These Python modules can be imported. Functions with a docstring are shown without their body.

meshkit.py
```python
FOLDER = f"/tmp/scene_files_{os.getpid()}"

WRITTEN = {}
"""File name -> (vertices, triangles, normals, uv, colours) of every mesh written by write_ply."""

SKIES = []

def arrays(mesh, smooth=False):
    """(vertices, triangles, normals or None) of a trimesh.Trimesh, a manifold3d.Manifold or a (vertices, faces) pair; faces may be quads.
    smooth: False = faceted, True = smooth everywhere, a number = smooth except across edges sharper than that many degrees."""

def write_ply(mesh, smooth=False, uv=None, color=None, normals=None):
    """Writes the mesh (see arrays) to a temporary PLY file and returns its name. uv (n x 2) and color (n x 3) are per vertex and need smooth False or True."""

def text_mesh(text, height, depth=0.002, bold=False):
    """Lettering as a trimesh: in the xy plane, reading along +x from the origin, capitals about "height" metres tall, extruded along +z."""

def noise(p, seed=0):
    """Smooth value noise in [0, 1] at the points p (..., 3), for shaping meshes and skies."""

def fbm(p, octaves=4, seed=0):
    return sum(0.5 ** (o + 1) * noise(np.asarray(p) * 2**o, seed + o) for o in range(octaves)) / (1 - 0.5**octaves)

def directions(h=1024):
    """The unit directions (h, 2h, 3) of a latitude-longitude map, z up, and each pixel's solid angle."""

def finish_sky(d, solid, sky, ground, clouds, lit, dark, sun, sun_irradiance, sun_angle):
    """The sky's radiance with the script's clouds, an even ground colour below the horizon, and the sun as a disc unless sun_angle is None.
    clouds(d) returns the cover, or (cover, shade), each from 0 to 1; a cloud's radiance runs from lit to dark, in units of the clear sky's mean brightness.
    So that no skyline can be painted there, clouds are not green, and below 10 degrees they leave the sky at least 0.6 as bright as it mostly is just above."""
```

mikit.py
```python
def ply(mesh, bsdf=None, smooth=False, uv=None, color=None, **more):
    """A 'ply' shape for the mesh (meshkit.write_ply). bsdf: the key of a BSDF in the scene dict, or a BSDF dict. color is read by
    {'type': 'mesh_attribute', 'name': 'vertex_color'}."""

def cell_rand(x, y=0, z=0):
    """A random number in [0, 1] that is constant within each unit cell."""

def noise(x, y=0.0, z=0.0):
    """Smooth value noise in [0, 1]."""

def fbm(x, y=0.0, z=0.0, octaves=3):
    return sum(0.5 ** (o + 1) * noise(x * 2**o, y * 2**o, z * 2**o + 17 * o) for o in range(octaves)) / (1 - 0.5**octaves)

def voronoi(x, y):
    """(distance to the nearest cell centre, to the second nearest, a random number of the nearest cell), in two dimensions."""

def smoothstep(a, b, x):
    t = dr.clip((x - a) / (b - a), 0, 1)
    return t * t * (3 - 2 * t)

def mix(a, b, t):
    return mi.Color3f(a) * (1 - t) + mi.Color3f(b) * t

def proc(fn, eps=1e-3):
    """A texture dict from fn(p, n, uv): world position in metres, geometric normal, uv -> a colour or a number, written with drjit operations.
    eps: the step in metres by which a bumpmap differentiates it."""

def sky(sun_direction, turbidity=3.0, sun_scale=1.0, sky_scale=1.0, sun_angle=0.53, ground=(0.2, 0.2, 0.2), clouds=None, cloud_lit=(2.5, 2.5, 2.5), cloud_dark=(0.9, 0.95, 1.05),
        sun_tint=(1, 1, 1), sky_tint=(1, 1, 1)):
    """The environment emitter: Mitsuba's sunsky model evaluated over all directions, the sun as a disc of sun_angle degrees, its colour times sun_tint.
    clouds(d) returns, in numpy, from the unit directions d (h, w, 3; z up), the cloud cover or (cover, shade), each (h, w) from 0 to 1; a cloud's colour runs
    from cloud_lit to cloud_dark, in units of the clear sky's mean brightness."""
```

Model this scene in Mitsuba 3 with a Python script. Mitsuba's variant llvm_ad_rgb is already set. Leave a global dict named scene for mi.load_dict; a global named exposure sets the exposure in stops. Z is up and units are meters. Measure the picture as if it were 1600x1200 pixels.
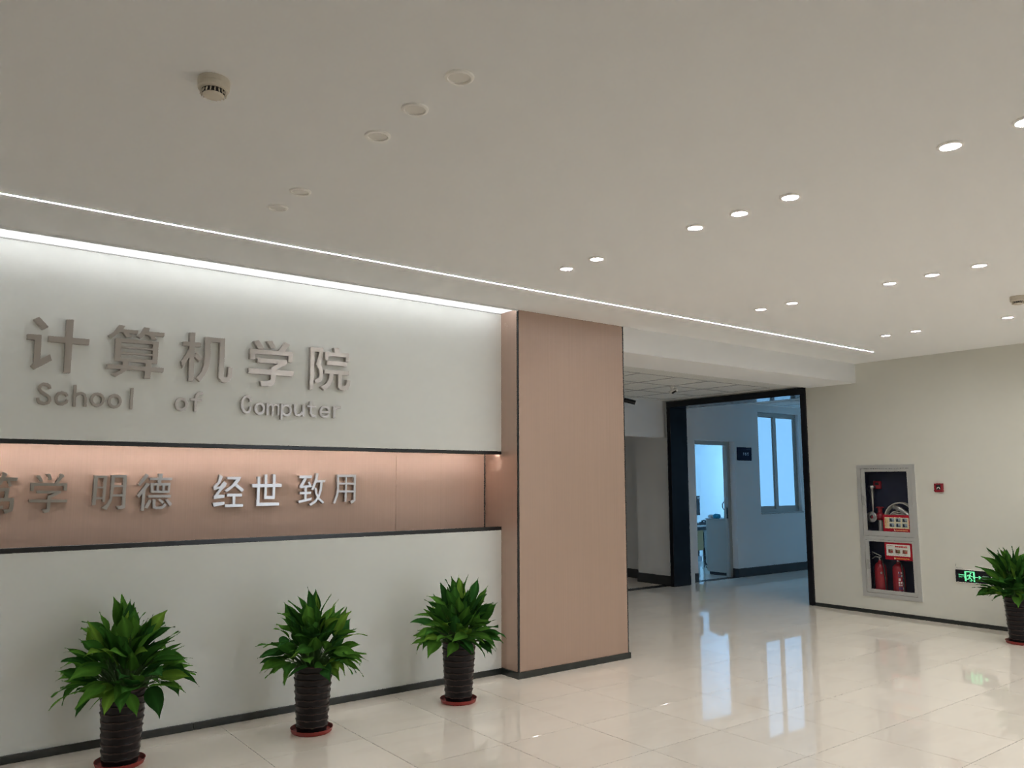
import math, random, numpy as np, trimesh, mitsuba as mi, mikit, drjit as dr
from shapely.geometry import Polygon, Point, LineString, box as sbox
from shapely.ops import unary_union

T = mi.ScalarTransform4f
scene, labels = {}, {}
exposure = 1.06

# ---------------------------------------------------------------- camera
CAM = [0.0, 0.0, 1.528]
FWD, UP = [0.60246, 0.78900, 0.12066], [-0.0714, -0.0974, 0.9927]
scene['camera'] = {'type': 'perspective', 'fov': 2 * math.degrees(math.atan(800 / 1253.99)), 'fov_axis': 'x', 'near_clip': 0.05, 'far_clip': 100.0,
                   'to_world': T().look_at(origin=CAM, target=[CAM[i] + FWD[i] for i in range(3)], up=UP)}

# ---------------------------------------------------------------- light levels (lamps and lit windows of the place)
def rgb(*c): return {'type': 'rgb', 'value': list(c)}
def glow(r, g, b, k=1.0): return {'type': 'area', 'radiance': rgb(r * k, g * k, b * k)}
DOWNLIGHT = glow(1.0, 0.975, 0.945, 92.0)
LED_LINE = glow(0.90, 0.96, 1.0, 17.0)
COVE = glow(0.95, 0.97, 1.0, 0.47)
COVE_LED = glow(1.0, 0.985, 0.96, 8.5)
NICHE_LED = glow(1.0, 0.91, 0.87, 34.0)
BLUE_PANE = glow(0.18, 0.46, 0.81, 0.53)
CORRIDOR_DAY = glow(0.34, 0.70, 1.10, 0.75)
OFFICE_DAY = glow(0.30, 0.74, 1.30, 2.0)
ENTRANCE_DAY = glow(0.72, 0.84, 1.0, 1.5)
GREEN = glow(0.05, 0.80, 0.30, 0.5)
GREEN_DIM = glow(0.02, 0.20, 0.09, 0.27)

# ---------------------------------------------------------------- materials
def lin(r, g, b):
    f = lambda v: (v / 255 / 12.92) if v / 255 <= 0.04045 else ((v / 255 + 0.055) / 1.055) ** 2.4
    return [f(r), f(g), f(b)]
def mat(name, color, rough=0.5, metal=0.0, spec=0.5, **kw):
    c = color if isinstance(color, dict) else rgb(*color)
    scene[name] = {'type': 'twosided', 'b': {'type': 'principled', 'base_color': c, 'roughness': rough, 'metallic': metal, 'specular': spec, **kw}}

def tile_fn(p, n, uv):
    i, j = dr.floor((p.x - 2.347) / 0.604), dr.floor((p.y - 2.735) / 0.604)
    tone = mikit.cell_rand(i, j, 3)
    ox, oy = mikit.cell_rand(i, j, 5) * 40, mikit.cell_rand(i, j, 7) * 40
    v = mikit.fbm(p.x * 3 + ox + 1.5 * mikit.noise(p.x * 2 + oy, p.y * 2), p.y * 9 + oy, 0, 4)
    vein = mikit.smoothstep(0.50, 0.72, v)
    c = mikit.mix(mi.Color3f(0.755, 0.700, 0.625), mi.Color3f(0.70, 0.635, 0.56), vein * 0.35)
    return c * (0.975 + 0.05 * tone)
def paint_fn(p, n, uv):
    v = mikit.fbm(p.x * 1.3, p.y * 1.3, p.z * 1.3, 3)
    c = mi.Color3f(0.755, 0.775, 0.75) * (0.985 + 0.03 * v)
    return c
def copper_fn(p, n, uv):
    v = mikit.fbm((p.x + p.y) * 220, p.z * 1.5, 0, 2)
    w = mikit.fbm(p.x * 2.0, p.y * 2.0, p.z * 0.7, 2)
    c = mi.Color3f(0.44, 0.312, 0.25) * (0.94 + 0.08 * v + 0.06 * w)
    # faint pale glue marks near the top of the column's left side
    on = mikit.smoothstep(0.075, 0.03, dr.abs(p.y - 5.245)) * mikit.smoothstep(0.045, 0.015, dr.abs(p.z - 2.82)) * dr.select(dr.abs(p.x - 3.969) < 0.01, 1.0, 0.0)
    mark = mikit.smoothstep(0.06, 0.02, dr.abs(mikit.noise(p.y * 38, p.z * 30, 3.0) - 0.5))
    return mikit.mix(c, mi.Color3f(0.62, 0.54, 0.48), 0.6 * on * mark)
def panel_fn(p, n, uv):   # mineral fibre ceiling panel: fine pits
    v = mikit.fbm(p.x * 60, p.y * 60, 0, 2)
    return mi.Color3f(0.66, 0.66, 0.63) * (0.9 + 0.15 * v)

mat('tile_mat', mikit.proc(tile_fn), 0.008, spec=0.8)
mat('grout_mat', (0.10, 0.08, 0.06), 0.7)
mat('ceiling_mat', (0.775, 0.78, 0.78), 0.9, spec=0.1)
mat('paint_mat', mikit.proc(paint_fn), 0.55, spec=0.25)
mat('cream_paint', (0.75, 0.745, 0.675), 0.6, spec=0.25)
mat('white_paint', (0.74, 0.75, 0.75), 0.7, spec=0.2)
mat('copper_mat', mikit.proc(copper_fn), 0.42, metal=0.5)
mat('copper_matte', mikit.proc(copper_fn), 0.6, metal=0.15, spec=0.2)
mat('black_trim', (0.012, 0.013, 0.014), 0.25)
mat('black_stone', (0.005, 0.006, 0.010), 0.07, spec=0.25)
mat('dark_granite', (0.022, 0.025, 0.029), 0.25)
mat('plinth_mat', (0.014, 0.019, 0.018), 0.22)
mat('steel', (0.47, 0.44, 0.415), 0.23, metal=1.0)
mat('alu', (0.62, 0.62, 0.60), 0.45, metal=0.5)
mat('chrome', (0.58, 0.58, 0.57), 0.2, metal=1.0)
mat('plastic_white', (0.84, 0.82, 0.78), 0.45)
mat('lens_off', (0.70, 0.68, 0.64), 0.35)
mat('lens_mat', (0.3, 0.3, 0.3), 0.5)
mat('grille_black', (0.012, 0.010, 0.008), 0.6)
mat('navy_box', (0.005, 0.009, 0.034), 0.6)
mat('red_paint', (0.26, 0.010, 0.020), 0.28)
mat('red_plastic', (0.25, 0.008, 0.018), 0.35)
mat('hose_mat', (0.52, 0.51, 0.46), 0.75)
mat('rubber', (0.015, 0.015, 0.016), 0.5)
mat('print_mat', {'type': 'mesh_attribute', 'name': 'vertex_color'}, 0.3)
mat('pot_mat', {'type': 'mesh_attribute', 'name': 'vertex_color'}, 0.16, spec=0.18)
mat('saucer_mat', (0.24, 0.022, 0.018), 0.35)
mat('soil_mat', (0.02, 0.014, 0.009), 0.95, spec=0.1)
mat('stem_mat', (0.045, 0.105, 0.025), 0.5)
mat('frame_grey', (0.36, 0.37, 0.35), 0.45)
mat('cabinet_grey', (0.42, 0.41, 0.37), 0.5)
mat('desk_white', (0.62, 0.62, 0.60), 0.4)
mat('desk_wood', (0.42, 0.30, 0.13), 0.5)
mat('sign_navy', (0.005, 0.012, 0.042), 0.6, spec=.08)
mat('exit_black', (0.006, 0.007, 0.012), 0.4, spec=.3)
mat('grid_grey', (0.40, 0.40, 0.39), 0.7)
mat('detector_cream', (0.60, 0.545, 0.455), 0.5)
mat('cloth_blue', (0.03, 0.33, 0.52), 0.8)
mat('cloth_white', (0.75, 0.74, 0.74), 0.9)
mat('kettle_teal', (0.03, 0.30, 0.26), 0.35)
mat('box_grey', (0.35, 0.37, 0.40), 0.6)
mat('ceiling_panel', mikit.proc(panel_fn), 0.9, spec=0.1)
mat('joint_dark', (0.10, 0.10, 0.10), 0.8)
scene['leaf_mat'] = {'type': 'principledthin', 'base_color': {'type': 'mesh_attribute', 'name': 'vertex_color'}, 'roughness': 0.30, 'diff_trans': 0.45, 'eta': 1.45}
scene['glass'] = {'type': 'thindielectric', 'int_ior': 1.2}

# ---------------------------------------------------------------- mesh helpers
cat = trimesh.util.concatenate
def box(x0, x1, y0, y1, z0, z1):
    return trimesh.creation.box(bounds=[[x0, y0, z0], [x1, y1, z1]])
def cbox(x0, x1, y0, y1, z0, z1, c=0.003):
    c = min(c, (x1 - x0) / 2.01, (y1 - y0) / 2.01, (z1 - z0) / 2.01)
    pts = []
    for x, sx in ((x0, 1), (x1, -1)):
        for y, sy in ((y0, 1), (y1, -1)):
            for z, sz in ((z0, 1), (z1, -1)):
                pts += [(x + sx * c, y + sy * c, z), (x + sx * c, y, z + sz * c), (x, y + sy * c, z + sz * c)]
    return trimesh.convex.convex_hull(np.array(pts))
def frame_xz(x0, x1, z0, z1, w, y0, y1):            # a rectangular frame lying in the xz plane
    p = sbox(x0, z0, x1, z1).difference(sbox(x0 + w, z0 + w, x1 - w, z1 - w))
    return extrude_xz(p, y0, y1)
def polys(p): return [q for q in getattr(p, 'geoms', [p]) if q.geom_type == 'Polygon' and q.area > 0]
def extrude_xz(p, y0, y1):                           # polygon in (x, z), extruded along y
    ms = []
    for q in polys(p):
        m = trimesh.creation.extrude_polygon(q, y1 - y0, engine='earcut')
        v = m.vertices
        ms.append(trimesh.Trimesh(np.column_stack([v[:, 0], y1 - v[:, 2], v[:, 1]]), m.faces, process=False))
    return cat(ms)
def extrude_yz(p, x0, x1):                           # polygon in (y, z), extruded along x
    ms = []
    for q in polys(p):
        m = trimesh.creation.extrude_polygon(q, x1 - x0, engine='earcut')
        v = m.vertices
        ms.append(trimesh.Trimesh(np.column_stack([x0 + v[:, 2], v[:, 0], v[:, 1]]), m.faces, process=False))
    return cat(ms)
def lathe(profile, n=32, loc=(0, 0, 0)):
    m = trimesh.creation.revolve(np.array(profile, float), sections=n)
    m.apply_translation(loc)
    return m
def tube(pts, r, sides=8, closed=False):
    p = np.asarray(pts, float)
    rr = np.broadcast_to(r, (len(p),))
    t = np.gradient(p, axis=0); t /= np.linalg.norm(t, axis=1, keepdims=True) + 1e-12
    a = np.cross(t, np.where(np.abs(t[:, 2:]) < 0.9, [0, 0, 1.0], [1.0, 0, 0])); a /= np.linalg.norm(a, axis=1, keepdims=True) + 1e-12
    b, ang = np.cross(t, a), np.arange(sides) * 2 * np.pi / sides
    v = (p[:, None] + rr[:, None, None] * (np.cos(ang)[None, :, None] * a[:, None] + np.sin(ang)[None, :, None] * b[:, None])).reshape(-1, 3)
    f = []
    for i in range(len(p) - 1):
        for j in range(sides):
            k = (j + 1) % sides
            f += [[i * sides + j, i * sides + k, (i + 1) * sides + k], [i * sides + j, (i + 1) * sides + k, (i + 1) * sides + j]]
    n0, n1 = len(v), len(v) + 1
    v = np.vstack([v, p[:1], p[-1:]])
    e = (len(p) - 1) * sides
    for j in range(sides):
        k = (j + 1) % sides
        f += [[n0, k, j], [n1, e + j, e + k]]
    return trimesh.Trimesh(v, np.array(f), process=False)
def spline(ctrl, n=24):
    c = np.asarray(ctrl, float)
    from scipy.interpolate import CubicSpline
    s = np.r_[0, np.cumsum(np.linalg.norm(np.diff(c, axis=0), axis=1))]
    return CubicSpline(s, c)(np.linspace(0, s[-1], n))

# ---------------------------------------------------------------- naming helpers
def numbered(key):
    if not any(k == key or k.startswith(key + '__') for k in list(scene) + list(labels)): return key
    i = 1
    while any(k == f'{key}_{i:03d}' or k.startswith(f'{key}_{i:03d}__') for k in list(scene) + list(labels)): i += 1
    return f'{key}_{i:03d}'
COUNT = {}
def part_key(parent, name):
    k = f'{parent}__{name}'
    n = COUNT.get(k, 0); COUNT[k] = n + 1
    return k if n == 0 else f'{k}_{n:03d}'
def thing(name, label, category, group=None, kind=None):
    key = numbered(name)
    labels[key] = {'label': label, 'category': category}
    if group: labels[key]['group'] = group
    if kind: labels[key]['kind'] = kind
    return key
def part(parent, name, mesh, bsdf, smooth=False, label=None, kind=None, **more):
    key = part_key(parent, name)
    scene[key] = mesh if isinstance(mesh, dict) else mikit.ply(mesh, bsdf, smooth, **more)
    if label or kind:
        labels[key] = {**({'label': label} if label else {}), **({'kind': kind} if kind else {})}
    return key
def single(name, mesh, bsdf, label, category, group=None, kind=None, smooth=False, **more):
    key = thing(name, label, category, group, kind)
    scene[key] = mikit.ply(mesh, bsdf, smooth, **more)
    return key
def prints(rects, plane, axis='x', sign=-1, step=0.0003):
    """Flat print: coloured rectangles/polygons ((a, b) outlines), each a hair in front of the one before; vertex colours. Plane x = const (a = y) or y = const (a = x)."""
    V, F, C = [], [], []
    for i, (outline, color) in enumerate(rects):
        m = trimesh.creation.extrude_polygon(Polygon(outline), 0.0002, engine='earcut')
        v = m.vertices; off = plane + sign * (step * i + v[:, 2])
        v3 = np.column_stack([off, v[:, 0], v[:, 1]]) if axis == 'x' else np.column_stack([v[:, 0], off, v[:, 1]])
        F.append(m.faces + sum(map(len, V))); V.append(v3); C.append(np.tile(lin(*color), (len(v3), 1)))
    return trimesh.Trimesh(np.vstack(V), np.vstack(F), process=False), np.vstack(C)
def R(a0, a1, b0, b1): return [(a0, b0), (a1, b0), (a1, b1), (a0, b1)]

# outlines of the steel characters on the wall, in millimetres (x, z)
SIGN = {"计":[[[[651,2433],[599,2486],[570,2467],[620,2412]]],[[[741,2346],[743,2168],[778,2171],[778,2346],[866,2346],[868,2382],[778,2381],[778,2492],[739,2487],[740,2381],[653,2380],[654,2346]]],[[[585,2348],[585,2217],[572,2197],[592,2177],[678,2237],[667,2272],[620,2241],[617,2382],[545,2379],[546,2350]]]],"算":[[[[988,2401],[1035,2447],[1034,2444],[1051,2443],[1070,2416],[1101,2421],[1082,2443],[1133,2442],[1136,2466],[1051,2465],[1060,2486],[1028,2490],[1003,2448],[969,2417]]],[[[1011,2265],[1056,2265],[1057,2242],[971,2242],[971,2214],[1048,2215],[1045,2207],[998,2181],[1025,2168],[1080,2209],[1083,2215],[1187,2216],[1185,2169],[1220,2171],[1222,2216],[1295,2217],[1297,2244],[1222,2243],[1223,2266],[1257,2267],[1259,2407],[1010,2405]],[[1044,2325],[1043,2349],[1226,2349],[1226,2325]],[[1043,2382],[1226,2388],[1226,2361],[1043,2361]],[[1189,2266],[1188,2243],[1091,2242],[1090,2265]],[[1045,2284],[1044,2311],[1226,2313],[1226,2289]]],[[[1185,2453],[1181,2442],[1199,2442],[1218,2416],[1248,2420],[1228,2442],[1290,2443],[1291,2467],[1197,2466],[1203,2489],[1169,2490],[1156,2459],[1130,2430],[1151,2416]]]],"机":[[[[1637,2442],[1636,2219],[1637,2208],[1655,2186],[1682,2178],[1713,2192],[1725,2226],[1728,2281],[1699,2287],[1694,2220],[1685,2213],[1675,2216],[1670,2230],[1671,2472],[1541,2470],[1543,2366],[1539,2281],[1526,2237],[1495,2195],[1521,2174],[1556,2232],[1574,2280],[1581,2346],[1579,2439]]],[[[1445,2388],[1433,2355],[1398,2295],[1410,2254],[1446,2325],[1448,2172],[1479,2173],[1479,2332],[1510,2303],[1533,2326],[1491,2361],[1479,2336],[1479,2400],[1518,2400],[1518,2429],[1479,2428],[1479,2491],[1443,2488],[1444,2427],[1404,2426],[1407,2399],[1445,2399]]]],"学":[[[[1896,2486],[1860,2475],[1893,2425],[1935,2431]]],[[[1990,2491],[1950,2484],[1983,2436],[2018,2443]]],[[[2034,2425],[1837,2423],[1837,2391],[1839,2391],[1841,2351],[1876,2354],[1876,2392],[2108,2396],[2105,2353],[2138,2353],[2141,2426],[2079,2426],[2117,2477],[2080,2489]]],[[[2028,2331],[1991,2309],[1990,2303],[1988,2304],[1987,2291],[1834,2289],[1833,2254],[1987,2255],[1987,2225],[1980,2215],[1915,2206],[1924,2173],[1985,2177],[2007,2184],[2019,2209],[2021,2255],[2147,2255],[2149,2293],[2022,2291],[2022,2294],[2089,2331],[2093,2337],[2096,2337],[2097,2342],[2101,2349],[2100,2359],[2101,2365],[1891,2363],[1891,2332],[2033,2335]]]],"院":[[[[2335,2447],[2312,2358],[2335,2317],[2340,2290],[2333,2262],[2303,2243],[2310,2223],[2353,2235],[2365,2271],[2366,2320],[2348,2360],[2361,2447],[2362,2447],[2365,2477],[2267,2476],[2269,2174],[2297,2176],[2299,2446]]],[[[2405,2424],[2536,2426],[2540,2396],[2567,2396],[2567,2457],[2493,2455],[2483,2491],[2442,2487],[2452,2454],[2377,2452],[2378,2395],[2400,2395]]],[[[2376,2324],[2375,2296],[2417,2296],[2411,2258],[2390,2222],[2351,2198],[2377,2176],[2413,2199],[2438,2236],[2448,2296],[2482,2296],[2483,2208],[2498,2188],[2529,2181],[2566,2194],[2579,2225],[2580,2260],[2551,2263],[2550,2244],[2543,2220],[2520,2217],[2512,2227],[2514,2296],[2569,2296],[2565,2327]]],[[[2395,2391],[2394,2360],[2545,2359],[2552,2390]]]],"S":[[[[683,2090],[679,2095],[665,2104],[642,2105],[638,2104],[621,2089],[618,2067],[620,2061],[635,2040],[659,2026],[672,2016],[675,2006],[668,1996],[652,1993],[636,1997],[629,2009],[628,2017],[613,2014],[615,2001],[627,1981],[651,1975],[674,1979],[679,1982],[690,1998],[691,2006],[686,2026],[667,2042],[643,2056],[634,2069],[635,2079],[645,2087],[659,2086],[669,2080],[672,2068],[687,2074]]]],"c":[[[[766,2054],[762,2056],[741,2062],[722,2054],[718,2050],[707,2027],[707,2022],[711,1996],[727,1979],[732,1977],[753,1978],[771,1989],[774,1993],[780,2010],[766,2016],[761,2003],[747,1994],[734,1994],[724,2004],[722,2022],[730,2039],[742,2045],[757,2041],[767,2029],[777,2040]]]],"h":[[[[819,1974],[818,2036],[820,2033],[831,2043],[844,2047],[856,2041],[861,2024],[861,1977],[876,1977],[876,2025],[868,2052],[848,2064],[843,2064],[826,2059],[818,2053],[817,2104],[801,2104],[803,1974]]]],"o":[[[[972,2025],[970,2035],[966,2044],[955,2058],[945,2063],[928,2065],[918,2063],[910,2058],[903,2051],[895,2035],[893,2025],[893,2015],[897,2004],[901,1995],[908,1988],[922,1980],[931,1978],[940,1979],[951,1983],[963,1995],[968,2003],[971,2013]],[[956,2023],[954,2011],[951,2006],[948,2001],[938,1996],[932,1995],[922,1998],[913,2006],[909,2017],[908,2023],[912,2035],[919,2044],[929,2048],[940,2047],[945,2044],[953,2035]]]],"o2":[[[[1067,2022],[1065,2032],[1061,2042],[1050,2055],[1040,2061],[1023,2063],[1013,2060],[1005,2055],[998,2048],[990,2032],[988,2022],[988,2012],[991,2002],[995,1993],[1002,1985],[1017,1976],[1028,1975],[1044,1979],[1052,1984],[1058,1991],[1064,2002],[1066,2012]],[[1050,2026],[1051,2014],[1046,2002],[1042,1998],[1033,1993],[1022,1993],[1012,1998],[1005,2008],[1004,2014],[1004,2020],[1007,2032],[1014,2041],[1024,2045],[1035,2044],[1044,2037]]]],"l":[[[[1114,1975],[1130,1975],[1130,2106],[1114,2106]]]],"o3":[[[[1456,2025],[1454,2034],[1451,2043],[1439,2057],[1429,2062],[1413,2064],[1402,2061],[1393,2057],[1386,2050],[1378,2035],[1376,2025],[1376,2015],[1379,2006],[1383,1997],[1391,1988],[1405,1980],[1417,1979],[1433,1983],[1441,1988],[1447,1995],[1453,2005],[1456,2015]],[[1439,2029],[1439,2017],[1435,2006],[1431,2002],[1421,1996],[1410,1996],[1401,2002],[1394,2011],[1393,2017],[1392,2023],[1396,2034],[1403,2043],[1413,2047],[1424,2045],[1433,2039]]]],"f":[[[[1542,2063],[1512,2065],[1517,2085],[1527,2091],[1547,2092],[1547,2109],[1524,2109],[1520,2107],[1505,2097],[1501,2092],[1495,2065],[1470,2065],[1469,2050],[1495,2049],[1494,1979],[1511,1979],[1511,2048],[1541,2048]]]],"C":[[[[1861,2092],[1858,2096],[1838,2107],[1830,2107],[1809,2094],[1794,2064],[1795,2023],[1810,1993],[1832,1982],[1839,1982],[1860,1993],[1869,2029],[1853,2033],[1846,2004],[1835,1998],[1822,2005],[1811,2029],[1810,2059],[1821,2083],[1833,2090],[1847,2083],[1855,2062],[1871,2069]]]],"o4":[[[[1960,2024],[1955,2042],[1945,2055],[1935,2061],[1919,2063],[1908,2060],[1894,2049],[1886,2034],[1885,2015],[1891,1997],[1898,1989],[1911,1980],[1922,1979],[1938,1983],[1952,1995],[1957,2005]],[[1942,2028],[1943,2016],[1939,2005],[1935,2001],[1926,1996],[1917,1996],[1909,2001],[1903,2011],[1901,2017],[1901,2023],[1904,2035],[1911,2043],[1920,2047],[1929,2045],[1937,2039]]]],"m":[[[[1983,1979],[1983,2034],[1997,2046],[2003,2045],[2006,2035],[2007,1980],[2019,1981],[2019,2037],[2034,2047],[2042,2046],[2046,2036],[2047,1982],[2060,1983],[2059,2038],[2051,2056],[2032,2060],[2015,2049],[2013,2055],[1994,2060],[1982,2050],[1982,2062],[1968,2062],[1969,1979]]]],"p":[[[[2148,2030],[2140,2047],[2126,2059],[2115,2062],[2105,2061],[2096,2059],[2084,2050],[2084,2065],[2069,2065],[2068,1954],[2083,1954],[2084,1988],[2099,1979],[2110,1977],[2126,1981],[2136,1988],[2146,2003],[2149,2013]],[[2134,2021],[2132,2008],[2125,1998],[2115,1993],[2104,1993],[2094,1999],[2088,2009],[2086,2015],[2087,2028],[2090,2034],[2097,2043],[2108,2047],[2118,2045],[2128,2038],[2131,2033]]]],"u":[[[[2241,1984],[2240,2067],[2224,2066],[2225,2014],[2220,2017],[2210,2003],[2198,1997],[2187,2000],[2179,2016],[2178,2065],[2162,2064],[2162,2014],[2175,1987],[2199,1980],[2219,1989],[2225,1996],[2226,1983]]]],"t":[[[[2324,2063],[2295,2063],[2294,2091],[2278,2091],[2278,2063],[2259,2063],[2259,2049],[2279,2049],[2279,2010],[2291,1987],[2295,1983],[2327,1981],[2328,1996],[2303,1998],[2295,2012],[2295,2049],[2324,2049]]]],"e":[[[[2368,2015],[2430,2018],[2434,2023],[2431,2042],[2420,2057],[2404,2065],[2388,2066],[2372,2060],[2363,2054],[2354,2039],[2351,2022],[2354,2005],[2364,1991],[2379,1982],[2394,1980],[2412,1985],[2425,1996],[2426,2005],[2418,2009],[2404,1998],[2389,1995],[2375,2002]],[[2367,2028],[2376,2044],[2389,2051],[2400,2050],[2409,2045],[2417,2031]]]],"r":[[[[2498,2052],[2516,2053],[2515,2068],[2492,2066],[2472,2056],[2472,2067],[2454,2066],[2456,1981],[2473,1982],[2473,2031],[2474,2030],[2485,2046]]]]}
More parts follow.
